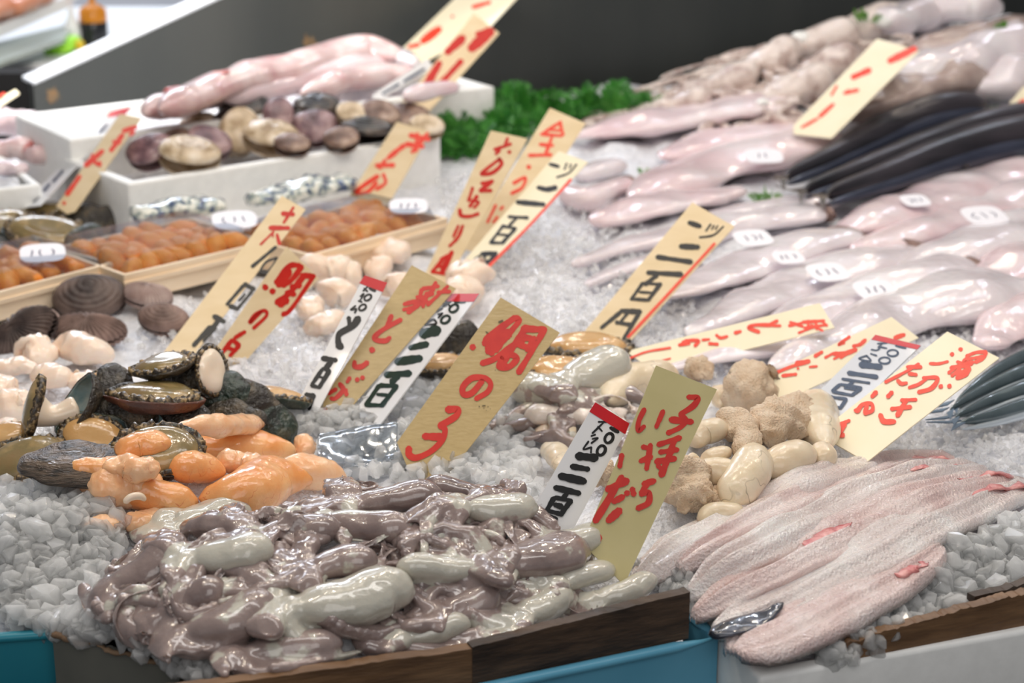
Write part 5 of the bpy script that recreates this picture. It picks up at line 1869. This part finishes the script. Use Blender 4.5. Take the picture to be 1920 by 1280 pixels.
def sign(label, org, sc, poly, strokes, m, lean=-.35, flat=None, group='hand-written price signs', band=None, foot=None, name='price_sign', off=.0, thick=.0016, anchor_h=None, depth_off=0.0, fade=1):
    """poly: TL, TR, ... bottom (in zoomed-picture units); strokes: {ink: [(w, [(x, y)..])]};
    lean: how far the foot comes towards the viewer; flat: explicit plane normal"""
    tp = lambda q: (org[0] + q[0] / sc, org[1] + q[1] / sc)
    px = [tp(q) for q in poly]
    tl, tr = np.array(px[0]), np.array(px[1])
    bl, br = np.array(px[-1]), np.array(px[2])
    a = tr - tl
    b = bl - tl
    if flat is None:
        db = lean * np.linalg.norm(b)
        da = -np.dot(a, b) / db
        mx = 1.0 * np.linalg.norm(a)
        da = max(-mx, min(mx, da))
        to = lambda v, d: RT * v[0] - UP * v[1] + FW * d
        n = norm(np.cross(to(a, da), to(b, db)))
    else:
        n = norm(flat)
    if np.dot(n, FW) > 0:
        n = -n
    ft = tp(foot) if foot else tuple((bl + br) / 2)
    A = hit(ft[0], ft[1], off) if anchor_h is None else P(ft[0], ft[1], anchor_h)
    A = A + FW * depth_off

    def on(q, e=0.0):
        d = ray(*q)
        t = np.dot(A + n * e - CAM, n) / np.dot(d, n)
        return CAM + d * t

    V, F = prism([on(q) for q in px], -n * thick)
    o = obj(name, V, F, m, smooth=False)
    tag(o, label, 'sign', group)
    k = 0
    for ink, ss in strokes.items():
        Vs, Fs = [], []
        for st in ss:
            w, pts = st[0], st[1]
            e = .0004 + .00003 * k
            k += 1
            rb = ribbon(pts, w, k + 31, len(st) > 2)
            o0 = len(Vs)
            if isinstance(rb, list):
                Vs += [on(tp(q), e) for q in rb]
                Fs.append(tuple(range(o0, o0 + len(rb))))
            else:
                L, R, cap = rb
                nn = len(L)
                Vs += [on(tp(q), e) for q in L] + [on(tp(q), e) for q in R]
                Fs += [(o0 + i, o0 + i + 1, o0 + nn + i + 1, o0 + nn + i) for i in range(nn - 1)]
                for ci, (i0, i1) in zip(cap, ((o0 + nn - 1, o0 + 2 * nn - 1), (o0 + nn, o0))):
                    q0 = len(Vs)
                    Vs += [on(tp(q), e) for q in ci]
                    Fs.append((i0,) + tuple(range(q0, q0 + 5)) + (i1,))
        me = obj('lettering', np.array(Vs), Fs, M[ink], o, smooth=False)
    if band:
        V, F = prism([on(tp(q), .0003) for q in band], n * .0002)
        obj('red_band', V, F, M['red_cap'], o, smooth=False)
    return o


def ring(x, y, rx, ry, rot=-35, n=9):
    c, s = math.cos(math.radians(rot)), math.sin(math.radians(rot))
    return [(x + rx * math.cos(t) * c - ry * math.sin(t) * s, y + rx * math.cos(t) * s + ry * math.sin(t) * c) for t in np.linspace(0, 2 * math.pi, n, endpoint=False)]


ZA, ZB, ZC, ZD, ZE, ZF, ZG = ((540, 490), 3.5556), ((740, 550), 3.656), ((980, 680), 3.121), ((1400, 580), 4.0), ((300, 360), 3.656), ((640, 190), 3.657), ((1080, 370), 3.764)
ZH, ZI, ZJ = ((640, 0), 2.977), ((0, 160), 4.0), ((1280, 0), 2.977)

sign('large aged tan sign with three red characters standing in the middle of the ice', *ZB,
     [(727, 27), (1132, 268), (380, 1225), (330, 1300), (110, 1250), (75, 1160), (15, 1020)],
     {'red': [(46, [(825, 165), (735, 230), (640, 305), (615, 345)]), (42, [(835, 165), (850, 190), (805, 250), (770, 300)]), (70, [(735, 260), (650, 350)]),
              (70, [(775, 270), (680, 380)]), (60, [(720, 300), (640, 390)]), (44, [(535, 368)]), (40, [(635, 395), (670, 410)]),
              (46, [(600, 478), (690, 445), (800, 365), (880, 320)]), (46, [(895, 240), (840, 320), (745, 470)]), (50, [(885, 240), (960, 245), (1025, 248)]),
              (42, [(1022, 255), (930, 410), (850, 540)]), (44, [(880, 300), (960, 312)]), (30, [(955, 300), (905, 390)]), (40, [(850, 350), (925, 375)]),
              (40, [(735, 440), (715, 500), (780, 505), (835, 450), (800, 420)], 1), (44, [(720, 490), (770, 500)]),
              (40, [(600, 600), (530, 680), (475, 690), (468, 640), (530, 580), (620, 580), (658, 620), (635, 675), (560, 720)]),
              (48, [(365, 795), (430, 795), (420, 840), (315, 905)]), (44, [(315, 905), (345, 935), (325, 1005), (250, 1080), (150, 1125), (100, 1105), (97, 1060)]), (52, [(205, 978), (330, 985)])],
      'stain': [(9, [(580, 775)]), (7, [(600, 770), (622, 768)]), (6, [(612, 785)]), (8, [(640, 776)]), (5, [(655, 790)]), (5, [(628, 800)]), (12, [(715, 195), (740, 185)]), (7, [(625, 262), (640, 270)]), (6, [(380, 510)]), (6, [(690, 525)]), (5, [(970, 320)])]},
     M['s_tan'], lean=-.35, foot=(180, 1230), off=.0)

g100 = lambda: None
sign('white price sign with red top and dark green strokes beside the plastic bag', *ZA,
     [(1010, 215), (1275, 215), (580, 1130), (500, 1240), (270, 1240)],
     {'green_ink': [(20, [(1112, 268), (1178, 270)]), (18, ring(1105, 312, 32, 22), 1), (18, ring(1050, 386, 32, 22), 1),
                    (72, [(902, 482), (992, 458)]), (42, [(815, 575), (928, 550)]), (54, [(728, 668), (880, 645)]), (44, [(655, 755), (810, 745)]), (40, [(735, 765), (690, 805)]),
                    (30, [(605, 828), (520, 955)]), (30, [(615, 825), (725, 830)]), (32, [(722, 832), (625, 960)]), (28, [(520, 955), (620, 958)]), (22, [(595, 885), (665, 890)])],
      'black': [(12, [(1085, 268), (1032, 285)]), (12, [(1052, 265), (1080, 298)]), (10, [(1030, 300), (1058, 290)]), (12, [(985, 332), (1028, 312)]), (12, [(1000, 352), (1030, 345), (1002, 374)]),
                (13, [(965, 385), (908, 416), (985, 414), (975, 384)]), (42, [(445, 1032), (565, 1030)]), (32, [(430, 1045), (335, 1170)]), (36, [(565, 1035), (500, 1150)]), (20, [(480, 1060), (420, 1140)]), (22, [(380, 1150), (480, 1160)])]},
     M['s_white'], lean=-.6, foot=(420, 1190), band=[(1010, 215), (1275, 215), (1238, 268), (975, 265)], off=-.006)
sign('stained tan sign with red characters between the two white price signs', *ZA,
     [(825, 25), (1120, 180), (300, 1110), (120, 1090)],
     {'red': [(28, [(985, 140), (958, 200)]), (28, [(900, 182), (1000, 165)]), (28, [(892, 185), (880, 235)]), (26, [(890, 240), (965, 215)]), (34, [(970, 185), (880, 275), (800, 340)]), (30, [(775, 285), (860, 262)]),
              (24, [(770, 322), (850, 298)]), (24, [(1065, 165), (1000, 225), (930, 290)]), (26, [(1000, 205), (1078, 200)]), (26, [(925, 210), (900, 300)]), (26, [(860, 235), (930, 270)]),
              (32, [(690, 362), (655, 440)]), (34, [(752, 388), (640, 450), (580, 500), (595, 525), (650, 528), (678, 508)]), (42, [(560, 590)]), (34, [(443, 668), (448, 700), (490, 700), (530, 672)]),
              (26, [(412, 775), (395, 802)]), (30, [(345, 815), (368, 855), (315, 912), (288, 912)]), (28, [(272, 878), (318, 852)]), (28, [(385, 855), (390, 888)]), (34, [(462, 787)]), (32, [(497, 775)]), (26, [(245, 985)])]},
     M['s_tan'], lean=-.5, foot=(210, 1050), off=-.004)
sign('narrow white price sign with red top and black strokes, left of the stained tan sign', *ZA,
     [(512, 92), (662, 142), (165, 1060), (20, 1020)],
     {'black': [(22, [(545, 178), (580, 195)]), (15, ring(532, 240, 26, 17), 1), (15, ring(497, 306, 26, 17), 1), (13, [(530, 168), (502, 195)]), (12, [(507, 178), (530, 200)]), (12, [(482, 232), (505, 216), (482, 258)]), (12, [(470, 262), (492, 270)]),
                (13, [(450, 295), (418, 322), (455, 316), (445, 342)]), (30, [(405, 375), (412, 430)]), (44, [(468, 380), (430, 430), (345, 480), (335, 530), (345, 565)]), (56, [(345, 562)]),
                (34, [(232, 645), (318, 657)]), (36, [(288, 668), (250, 712)]), (26, [(225, 722), (160, 818)]), (24, [(230, 712), (275, 725)]), (30, [(275, 728), (208, 838)]), (24, [(155, 825), (205, 838)]), (16, [(205, 765), (240, 777)]),
                (34, [(122, 888), (172, 896)]), (22, [(175, 895), (140, 985)]), (22, [(120, 905), (88, 958)]), (14, [(138, 932), (110, 985)])]},
     M['s_white'], lean=-.4, foot=(90, 1030), band=[(512, 92), (662, 142), (632, 205), (475, 145)], off=-.002)
sign('front white price sign with red top and black strokes standing in the octopus heap', *ZC,
     [(425, 230), (625, 355), (245, 1070), (120, 1100), (-20, 990)],
     {'black': [(22, [(515, 380), (558, 404)]), (18, ring(505, 440, 30, 22, -60), 1), (18, ring(460, 512, 30, 22, -60), 1), (12, [(445, 345), (492, 345)]), (12, [(472, 350), (408, 412)]), (10, [(440, 372), (465, 400)]), (11, [(402, 428), (425, 420)]),
                (11, [(408, 445), (440, 440), (402, 470)]), (12, [(385, 460), (356, 505), (402, 494)]), (11, [(402, 494), (400, 525)]), (48, [(325, 545), (425, 556)]), (34, [(290, 606), (382, 622)]), (46, [(222, 662), (360, 693)]),
                (36, [(192, 730), (330, 763)]), (28, [(262, 762), (235, 792)]), (30, [(182, 792), (142, 862)]), (26, [(190, 788), (285, 806)]), (32, [(280, 808), (225, 886)]), (28, [(138, 862), (228, 886)]), (34, [(190, 830), (230, 842)]),
                (24, [(130, 888), (200, 914)]), (28, [(172, 900), (152, 955)]), (20, [(112, 900), (132, 930)]), (26, [(195, 918), (162, 1005)]), (24, [(122, 988), (180, 1000)])]},
     M['s_white'], lean=-.35, foot=(130, 1040), band=[(425, 230), (625, 355), (600, 418), (390, 285)], off=-.004)
sign('tall yellowed sign with two columns of red characters in front of the boiled roe', *ZC,
     [(780, 15), (1138, 155), (1060, 310), (608, 1268), (580, 1290), (545, 1250), (350, 1060)],
     {'red': [(34, [(970, 200), (1022, 206), (1000, 250), (925, 300)]), (32, [(925, 300), (955, 340), (920, 378), (852, 410)]), (38, [(868, 332), (988, 345)]),
              (32, [(705, 492), (748, 502)]), (34, [(690, 575), (752, 548)]), (32, [(748, 480), (725, 620)]), (32, [(795, 478), (920, 438)]), (34, [(895, 442), (862, 520)]), (30, [(805, 522), (905, 508)]), (36, [(785, 578), (888, 560)]), (40, [(878, 490), (812, 655)]), (26, [(790, 600), (815, 625)]),
              (36, [(708, 708), (770, 690)]), (32, [(740, 692), (692, 762)]), (34, [(692, 770), (738, 760), (735, 818), (672, 852)]),
              (28, [(712, 272), (680, 340), (676, 398), (710, 372)]), (28, [(822, 282), (782, 375)]), (30, [(580, 540), (568, 605)]),
              (44, [(500, 740), (608, 690)]), (40, [(580, 668), (520, 770), (425, 925)]), (36, [(532, 812), (588, 782)]), (46, [(502, 922), (568, 862)]), (34, [(642, 738), (650, 768)]), (36, [(610, 762)]), (58, [(435, 1025)]), (30, [(380, 1040), (400, 1080)])]},
     M['s_yellow'], lean=-.30, foot=(590, 1265), off=-.004, depth_off=-.035)
sign('cream sign with two columns of red characters leaning beside the silver saury', *ZD,
     [(1505, 165), (1895, 362), (900, 1143), (530, 930)],
     {'red2': [(34, [(1540, 335)]), (34, [(1605, 298)]), (24, [(1375, 405), (1440, 406), (1508, 390)]), (28, [(1650, 350), (1720, 322), (1795, 318)]), (30, [(1798, 325), (1770, 365), (1715, 395)]), (28, [(1655, 360), (1630, 395), (1700, 395)]), (24, [(1665, 372), (1770, 350)]), (28, [(1580, 392), (1640, 412), (1690, 405)]), (34, [(1535, 438), (1600, 425), (1665, 425)]), (36, [(1668, 440), (1640, 490), (1580, 512)]), (26, [(1560, 440), (1515, 475)]), (30, [(1600, 450), (1540, 495)]), (30, [(1640, 455), (1580, 495)]),
               (26, [(1218, 585), (1290, 560), (1345, 522)]), (32, [(1325, 512), (1430, 515), (1385, 590), (1288, 620)]), (36, [(1456, 575)]), (36, [(1520, 573)]), (28, [(1162, 680), (1268, 675)]), (32, [(1088, 745), (1228, 730)]), (38, [(1195, 682), (1130, 795)]), (40, [(1002, 790), (1030, 838), (1108, 840)]),
               (30, [(1205, 430), (1308, 430)]), (24, [(1290, 408), (1185, 470), (1042, 543)]), (28, [(1218, 480), (1272, 488)]), (28, [(1132, 530), (1160, 555), (1198, 550)]), (34, [(970, 620), (942, 650)]), (34, [(1088, 622), (1060, 652)]),
               (32, [(905, 712), (885, 775)]), (32, [(835, 752), (870, 712), (935, 706), (942, 755), (890, 778)]), (34, [(815, 755), (840, 760)]), (28, [(692, 865), (768, 832)]), (38, [(735, 860), (702, 925), (722, 945)])]},
     M['s_cream'], lean=-.55, foot=(700, 1060), off=.005)
sign('greyish white price sign with navy strokes lying against the cream sign', *ZD,
     [(965, 190), (1305, 270), (640, 905), (520, 900), (395, 760)],
     {'navy': [(16, [(1118, 272), (1192, 290)]), (15, ring(1095, 326, 40, 24, 0), 1), (15, ring(1035, 382, 42, 24, 0), 1), (13, [(982, 256), (1050, 250)]), (12, [(1022, 252), (985, 285)]), (12, [(1000, 280), (1050, 290)]), (12, [(935, 300), (975, 305), (1000, 290)]), (12, [(930, 330), (975, 345)]),
               (13, [(900, 345), (842, 368), (930, 386), (900, 345)]), (48, [(860, 412), (1000, 430)]), (34, [(765, 475), (975, 505)]), (20, [(718, 520), (920, 550)]), (25, [(800, 540), (752, 578)]), (26, [(700, 562), (642, 608)]), (24, [(705, 560), (860, 588)]), (28, [(855, 592), (792, 640)]), (22, [(645, 615), (790, 642)]), (16, [(735, 588), (810, 600)]),
               (18, [(640, 650), (525, 705)]), (22, [(640, 656), (748, 670)]), (26, [(748, 672), (705, 732)]), (20, [(612, 682), (575, 720)]), (22, [(560, 720), (708, 736)]), (18, [(475, 752), (672, 785)]), (22, [(555, 755), (530, 780)]), (20, [(680, 772), (662, 795)])]},
     M['s_grey'], lean=-.6, foot=(560, 840), off=.015, depth_off=-.045, band=[(965, 190), (1305, 270), (1280, 300), (935, 225)])
sign('cream sign with red characters half hidden behind the greyish white price sign', *ZD,
     [(1085, 55), (1290, 212), (265, 690), (30, 555)],
     {'red2': [(34, [(1180, 190), (1112, 212)]), (24, [(770, 205), (690, 262), (730, 250)]), (28, [(890, 228), (850, 262), (800, 274)]), (22, [(590, 360), (660, 325), (690, 332)]), (34, [(655, 335), (750, 325), (820, 300)]), (20, [(710, 340), (655, 370)]), (22, [(760, 330), (705, 362)]),
               (28, [(565, 318), (512, 350)]), (28, [(182, 490), (330, 430), (460, 392)]), (34, [(375, 402), (465, 388)]), (22, [(385, 442)]), (26, [(270, 496), (370, 485)]), (18, [(472, 430), (528, 425)]), (44, [(140, 550)])]},
     M['s_cream'], flat=(-.1, -.65, 1), foot=(150, 610), off=.02)
sign('cream sign with red characters lying nearly flat below the white fish', *ZG,
     [(1720, 745), (1825, 918), (560, 1230), (350, 1085)],
     {'red2': [(22, [(1512, 880), (1600, 910)]), (22, [(1505, 905), (1590, 888)]), (24, [(1600, 880), (1750, 870)]), (22, [(1640, 870), (1640, 920)]), (22, [(1690, 868), (1700, 930)]), (20, [(1612, 920), (1760, 900)]), (18, [(1572, 955), (1690, 910)]), (18, [(1730, 870), (1772, 905)]), (18, [(1660, 900), (1740, 940)]),
               (22, [(1420, 870), (1365, 900), (1440, 905)]), (28, [(1375, 900), (1265, 900), (1218, 920), (1290, 948)]), (26, [(1122, 955), (1160, 945)]), (22, [(990, 970), (1020, 990), (1068, 980)]),
               (24, [(728, 1040), (800, 1030)]), (26, [(772, 1010), (860, 1010), (840, 1048)]), (20, [(760, 1015), (740, 1040)]), (18, [(892, 1005), (940, 1000)]), (24, [(942, 1030), (998, 1035)]), (16, [(375, 1135), (500, 1088), (665, 1060)]), (10, [(580, 1155), (668, 1135)])]},
     M['s_cream'], flat=(-.1, -.55, 1), foot=(950, 1050), off=.018)
sign('yellow-tan sign with black strokes and red side line standing before the white fish', *ZG,
     [(820, 35), (1118, 205), (335, 1065), (290, 1090), (60, 945)],
     {'black': [(36, [(800, 178), (875, 203)]), (15, [(950, 190), (918, 235)]), (13, [(975, 198), (958, 225)]), (12, [(1000, 200), (985, 225)]), (15, [(1040, 205), (970, 265), (872, 282)]), (40, [(740, 345), (862, 350)]), (36, [(575, 420), (812, 455)]), (36, [(508, 530), (745, 543)]), (32, [(570, 550), (490, 612)]), (24, [(470, 605), (390, 718)]), (22, [(475, 605), (600, 612)]), (30, [(595, 610), (512, 722)]), (24, [(390, 715), (512, 724)]), (18, [(450, 667), (540, 672)]),
                (36, [(318, 800), (455, 806)]), (28, [(310, 812), (180, 918)]), (28, [(448, 812), (335, 998)]), (22, [(362, 818), (320, 870)]), (28, [(285, 880), (398, 900)])],
      'red2': [(20, [(978, 325), (670, 660), (368, 985)])]},
     M['s_tan2'], lean=-.45, foot=(230, 1010))
sign('pale yellow sign with black strokes and red side line, right of the raw urchin sign', *ZF,
     [(1490, 340), (1690, 415), (1010, 1150), (950, 1200), (880, 1150), (850, 1080)],
     {'black': [(24, [(1430, 430), (1490, 446)]), (13, [(1545, 425), (1530, 465)]), (12, [(1575, 430), (1565, 460)]), (13, [(1612, 432), (1560, 490), (1478, 520)]), (34, [(1350, 590), (1410, 603), (1472, 590)]), (34, [(1208, 690), (1388, 706)]), (22, [(1148, 790), (1278, 797)]), (20, [(1200, 800), (1152, 850)]), (20, [(1110, 850), (1022, 968)]), (20, [(1112, 855), (1195, 870)]), (24, [(1192, 872), (1108, 965)]), (20, [(1022, 968), (1110, 970)]), (16, [(1075, 910), (1155, 918)]),
                (30, [(962, 1045), (1062, 1040)]), (24, [(950, 1060), (912, 1090)]), (30, [(1058, 1045), (988, 1138)]), (20, [(985, 1060), (970, 1095)]), (24, [(935, 1095), (1008, 1095)])],
      'red2': [(20, [(1573, 537), (1300, 840), (1003, 1138)])]},
     M['s_cream'], lean=-.45, foot=(930, 1160), depth_off=-.05)
sign('tan raw urchin sign with red characters, behind the pale yellow one', *ZF,
     [(1430, 45), (1675, 150), (1080, 1080), (840, 1010)],
     {'red2': [(22, [(1505, 140), (1370, 228)]), (24, [(1500, 150), (1520, 228)]), (22, [(1382, 226), (1510, 236)]), (18, [(1430, 195), (1500, 200)]), (24, [(1442, 250), (1402, 358)]), (24, [(1362, 295), (1450, 302)]), (24, [(1288, 370), (1438, 366)]), (32, [(1285, 450)]), (24, [(1182, 560), (1260, 522), (1240, 590), (1168, 630)]), (20, [(1058, 712), (1002, 828)]), (20, [(1108, 722), (1092, 740)]), (20, [(1070, 792), (1042, 828)])]},
     M['s_tan2'], lean=-.45, foot=(960, 1060))
sign('light tan sashimi sign with five red characters beside the right urchin tray', *ZF,
     [(1025, 200), (1275, 255), (735, 1215), (690, 1260), (560, 1215)],
     {'red': [(22, [(1140, 252), (1120, 310)]), (24, [(1052, 330), (1160, 292)]), (24, [(1085, 335), (1060, 360)]), (28, [(1152, 347)]), (26, [(1088, 392), (1000, 460), (962, 498), (1035, 488), (1098, 430), (1080, 390)]), (28, [(1030, 552), (952, 610)]), (24, [(962, 562), (1038, 546)]), (24, [(952, 615), (1028, 610)]), (22, [(900, 592), (872, 680)]), (26, [(930, 650), (882, 718)]), (20, [(892, 680), (942, 690), (910, 728)]), (26, [(812, 742), (822, 782), (880, 788), (938, 770)]),
              (20, [(802, 852), (768, 928)]), (22, [(833, 852), (800, 930), (742, 992)]), (36, [(758, 1032), (692, 1165)]), (26, [(690, 1090), (622, 1168)]), (26, [(682, 1085), (758, 1042)]), (24, [(652, 1130), (718, 1130)]), (24, [(622, 1168), (708, 1180)])]},
     M['s_tan2'], lean=-.35, foot=(640, 1230))
sign('light tan new-arrival sign with red characters in front of the clam box', *ZF,
     [(380, 140), (610, 210), (330, 690), (250, 720), (60, 640)],
     {'red2': [(28, [(590, 222), (485, 348)]), (34, [(475, 232), (598, 260)]), (34, [(445, 292), (558, 310)]), (26, [(520, 222), (512, 338)]), (34, [(392, 330), (430, 302)]), (34, [(388, 332), (322, 388)]), (32, [(242, 440), (358, 436)]), (26, [(300, 402), (262, 458)]), (24, [(288, 500), (302, 558), (242, 602)]), (30, [(250, 512), (135, 590), (105, 628), (180, 618), (240, 560)])]},
     M['s_tan2'], lean=-.4, foot=(190, 690), anchor_h=.02)
sign('faded tan sign with red sea bream characters behind the abalone heap', *ZE,
     [(870, 372), (1088, 592), (470, 1290), (330, 1200), (375, 1085)],
     {'red': [(38, [(958, 502), (885, 510), (795, 620)]), (38, [(970, 512), (905, 600), (845, 640)]), (54, [(885, 545), (815, 635)]), (44, [(772, 680)]), (44, [(722, 652)]), (38, [(972, 570), (1055, 577)]), (42, [(980, 582), (890, 690), (802, 758)]), (32, [(1048, 585), (900, 800), (842, 840)]), (40, [(905, 650), (958, 640)]), (40, [(872, 690), (918, 700)]), (50, [(825, 770), (868, 742)]),
              (26, [(690, 822), (632, 880), (618, 888), (652, 840), (718, 812), (728, 850), (642, 932)]), (28, [(582, 957), (512, 1000)]), (30, [(492, 1015), (420, 1110)]), (30, [(495, 1012), (545, 1050)]), (30, [(542, 1052), (482, 1120)]), (26, [(460, 1065), (520, 1085)])]},
     M['s_tan2'], lean=-.5, foot=(400, 1200), off=-.006, depth_off=-.01)
sign('tan sign with red and black characters left of the faded sea bream sign', *ZE,
     [(835, 25), (998, 118), (200, 1160), (30, 1090)],
     {'red': [(20, [(915, 105), (848, 210)]), (32, [(842, 147), (912, 152)]), (32, [(755, 245), (882, 246)]), (16, [(778, 272), (690, 358)]), (24, [(802, 290), (820, 358)]), (14, [(770, 280), (775, 305)])],
      'black': [(24, [(793, 377), (632, 510)]), (19, [(800, 450), (728, 480), (690, 540), (735, 548), (785, 490)], 1), (34, [(582, 632), (642, 666)]), (24, [(570, 642), (460, 768)]), (24, [(630, 682), (532, 800)]), (34, [(482, 782), (530, 800)]), (18, [(582, 700), (540, 745)]), (38, [(372, 852), (438, 888)]), (36, [(400, 882), (345, 955)]), (34, [(345, 925), (232, 1048)]), (24, [(380, 930), (300, 1020)])]},
     M['s_tan2'], lean=-.5, foot=(120, 1110))
# the far signs
sign('pale sign with faint red characters at the top, in the rear foam box', *ZH, [(700, -75), (1040, -75), (830, 150), (360, 400), (300, 310)],
     {'red2': [(44, [(545, 162), (455, 230)]), (24, [(430, 250), (382, 260)]), (22, [(735, 40), (828, 12)]), (18, [(620, 92)])]}, M['s_cream'], lean=-.6, foot=(330, 360), anchor_h=.12)
sign('tan sign with thick red characters in front of the pale top sign', *ZH, [(740, 75), (882, 185), (430, 690), (330, 720), (280, 650)],
     {'red': [(56, [(835, 175), (725, 270)]), (30, [(830, 165), (760, 190)]), (46, [(678, 212), (592, 290)]), (34, [(668, 342), (542, 480)]), (42, [(548, 352), (472, 478)]), (32, [(420, 500), (392, 550)]), (28, [(368, 592), (322, 638)])]}, M['s_tan2'], lean=-.5, foot=(350, 660), anchor_h=.085)
sign('thin grey sign strip with dark strokes left of the thick red characters', *ZH, [(480, 325), (515, 375), (200, 565), (165, 535)],
     {'navy': [(16, [(462, 385), (350, 455)]), (14, [(320, 470), (232, 522)])]}, M['s_white'], lean=-.6, foot=(185, 550), anchor_h=.115)
sign('tan sign with red characters left of the clam box', *ZI, [(900, 212), (1060, 245), (560, 945), (500, 965), (420, 905)],
     {'red2': [(36, [(1018, 312), (925, 342)]), (30, [(1000, 350), (980, 370)]), (36, [(918, 372), (832, 488)]), (24, [(850, 420), (900, 430)]), (40, [(768, 492), (642, 600)]), (26, [(690, 520), (720, 590)]), (44, [(742, 588)]), (34, [(598, 682), (502, 818)]), (28, [(482, 882)])]}, M['s_tan2'], lean=-.5, foot=(490, 930), anchor_h=.03)
sign('grey-white sign with red top behind the left tan sign', *ZI, [(830, 195), (985, 160), (300, 900), (150, 920)],
     {'navy': [(22, [(800, 292), (725, 380)]), (24, [(690, 400), (640, 450)]), (18, [(600, 522), (552, 570)]), (22, [(470, 642), (400, 720)]), (24, [(370, 740), (330, 790)]), (20, [(290, 830), (250, 870)])]}, M['s_white'], lean=-.6, foot=(225, 900), anchor_h=.03, band=[(830, 195), (985, 160), (945, 215), (790, 245)])
sign('cream sign tip with a red mark at the left edge', *ZI, [(115, 28), (148, 62), (-130, 250), (-170, 200)], {'red2': [(30, [(-10, 100), (30, 65)])]}, M['s_cream'], lean=-.6, foot=(-150, 225), anchor_h=.09)
sign('cream sign with faded red characters standing in the back heap', *ZJ, [(1085, 215), (1320, 285), (830, 772), (620, 748), (618, 700)],
     {'red2': [(38, [(1295, 272), (1155, 340)]), (34, [(1040, 392), (952, 430)]), (20, [(978, 502), (902, 520)]), (30, [(925, 512)]), (22, [(840, 582), (765, 650)]), (16, [(752, 662), (665, 710)]), (14, [(860, 480), (830, 530)])]}, M['s_cream'], lean=-.5, foot=(720, 765), off=.03, depth_off=-.05)
sign('cream sign cut by the right edge above the dark fish', *ZJ, [(1905, 480), (2000, 520), (1850, 690), (1740, 672)], {'red2': [(26, [(1905, 560), (1852, 600)])]}, M['s_cream'], lean=-.5, foot=(1790, 680), off=.03)
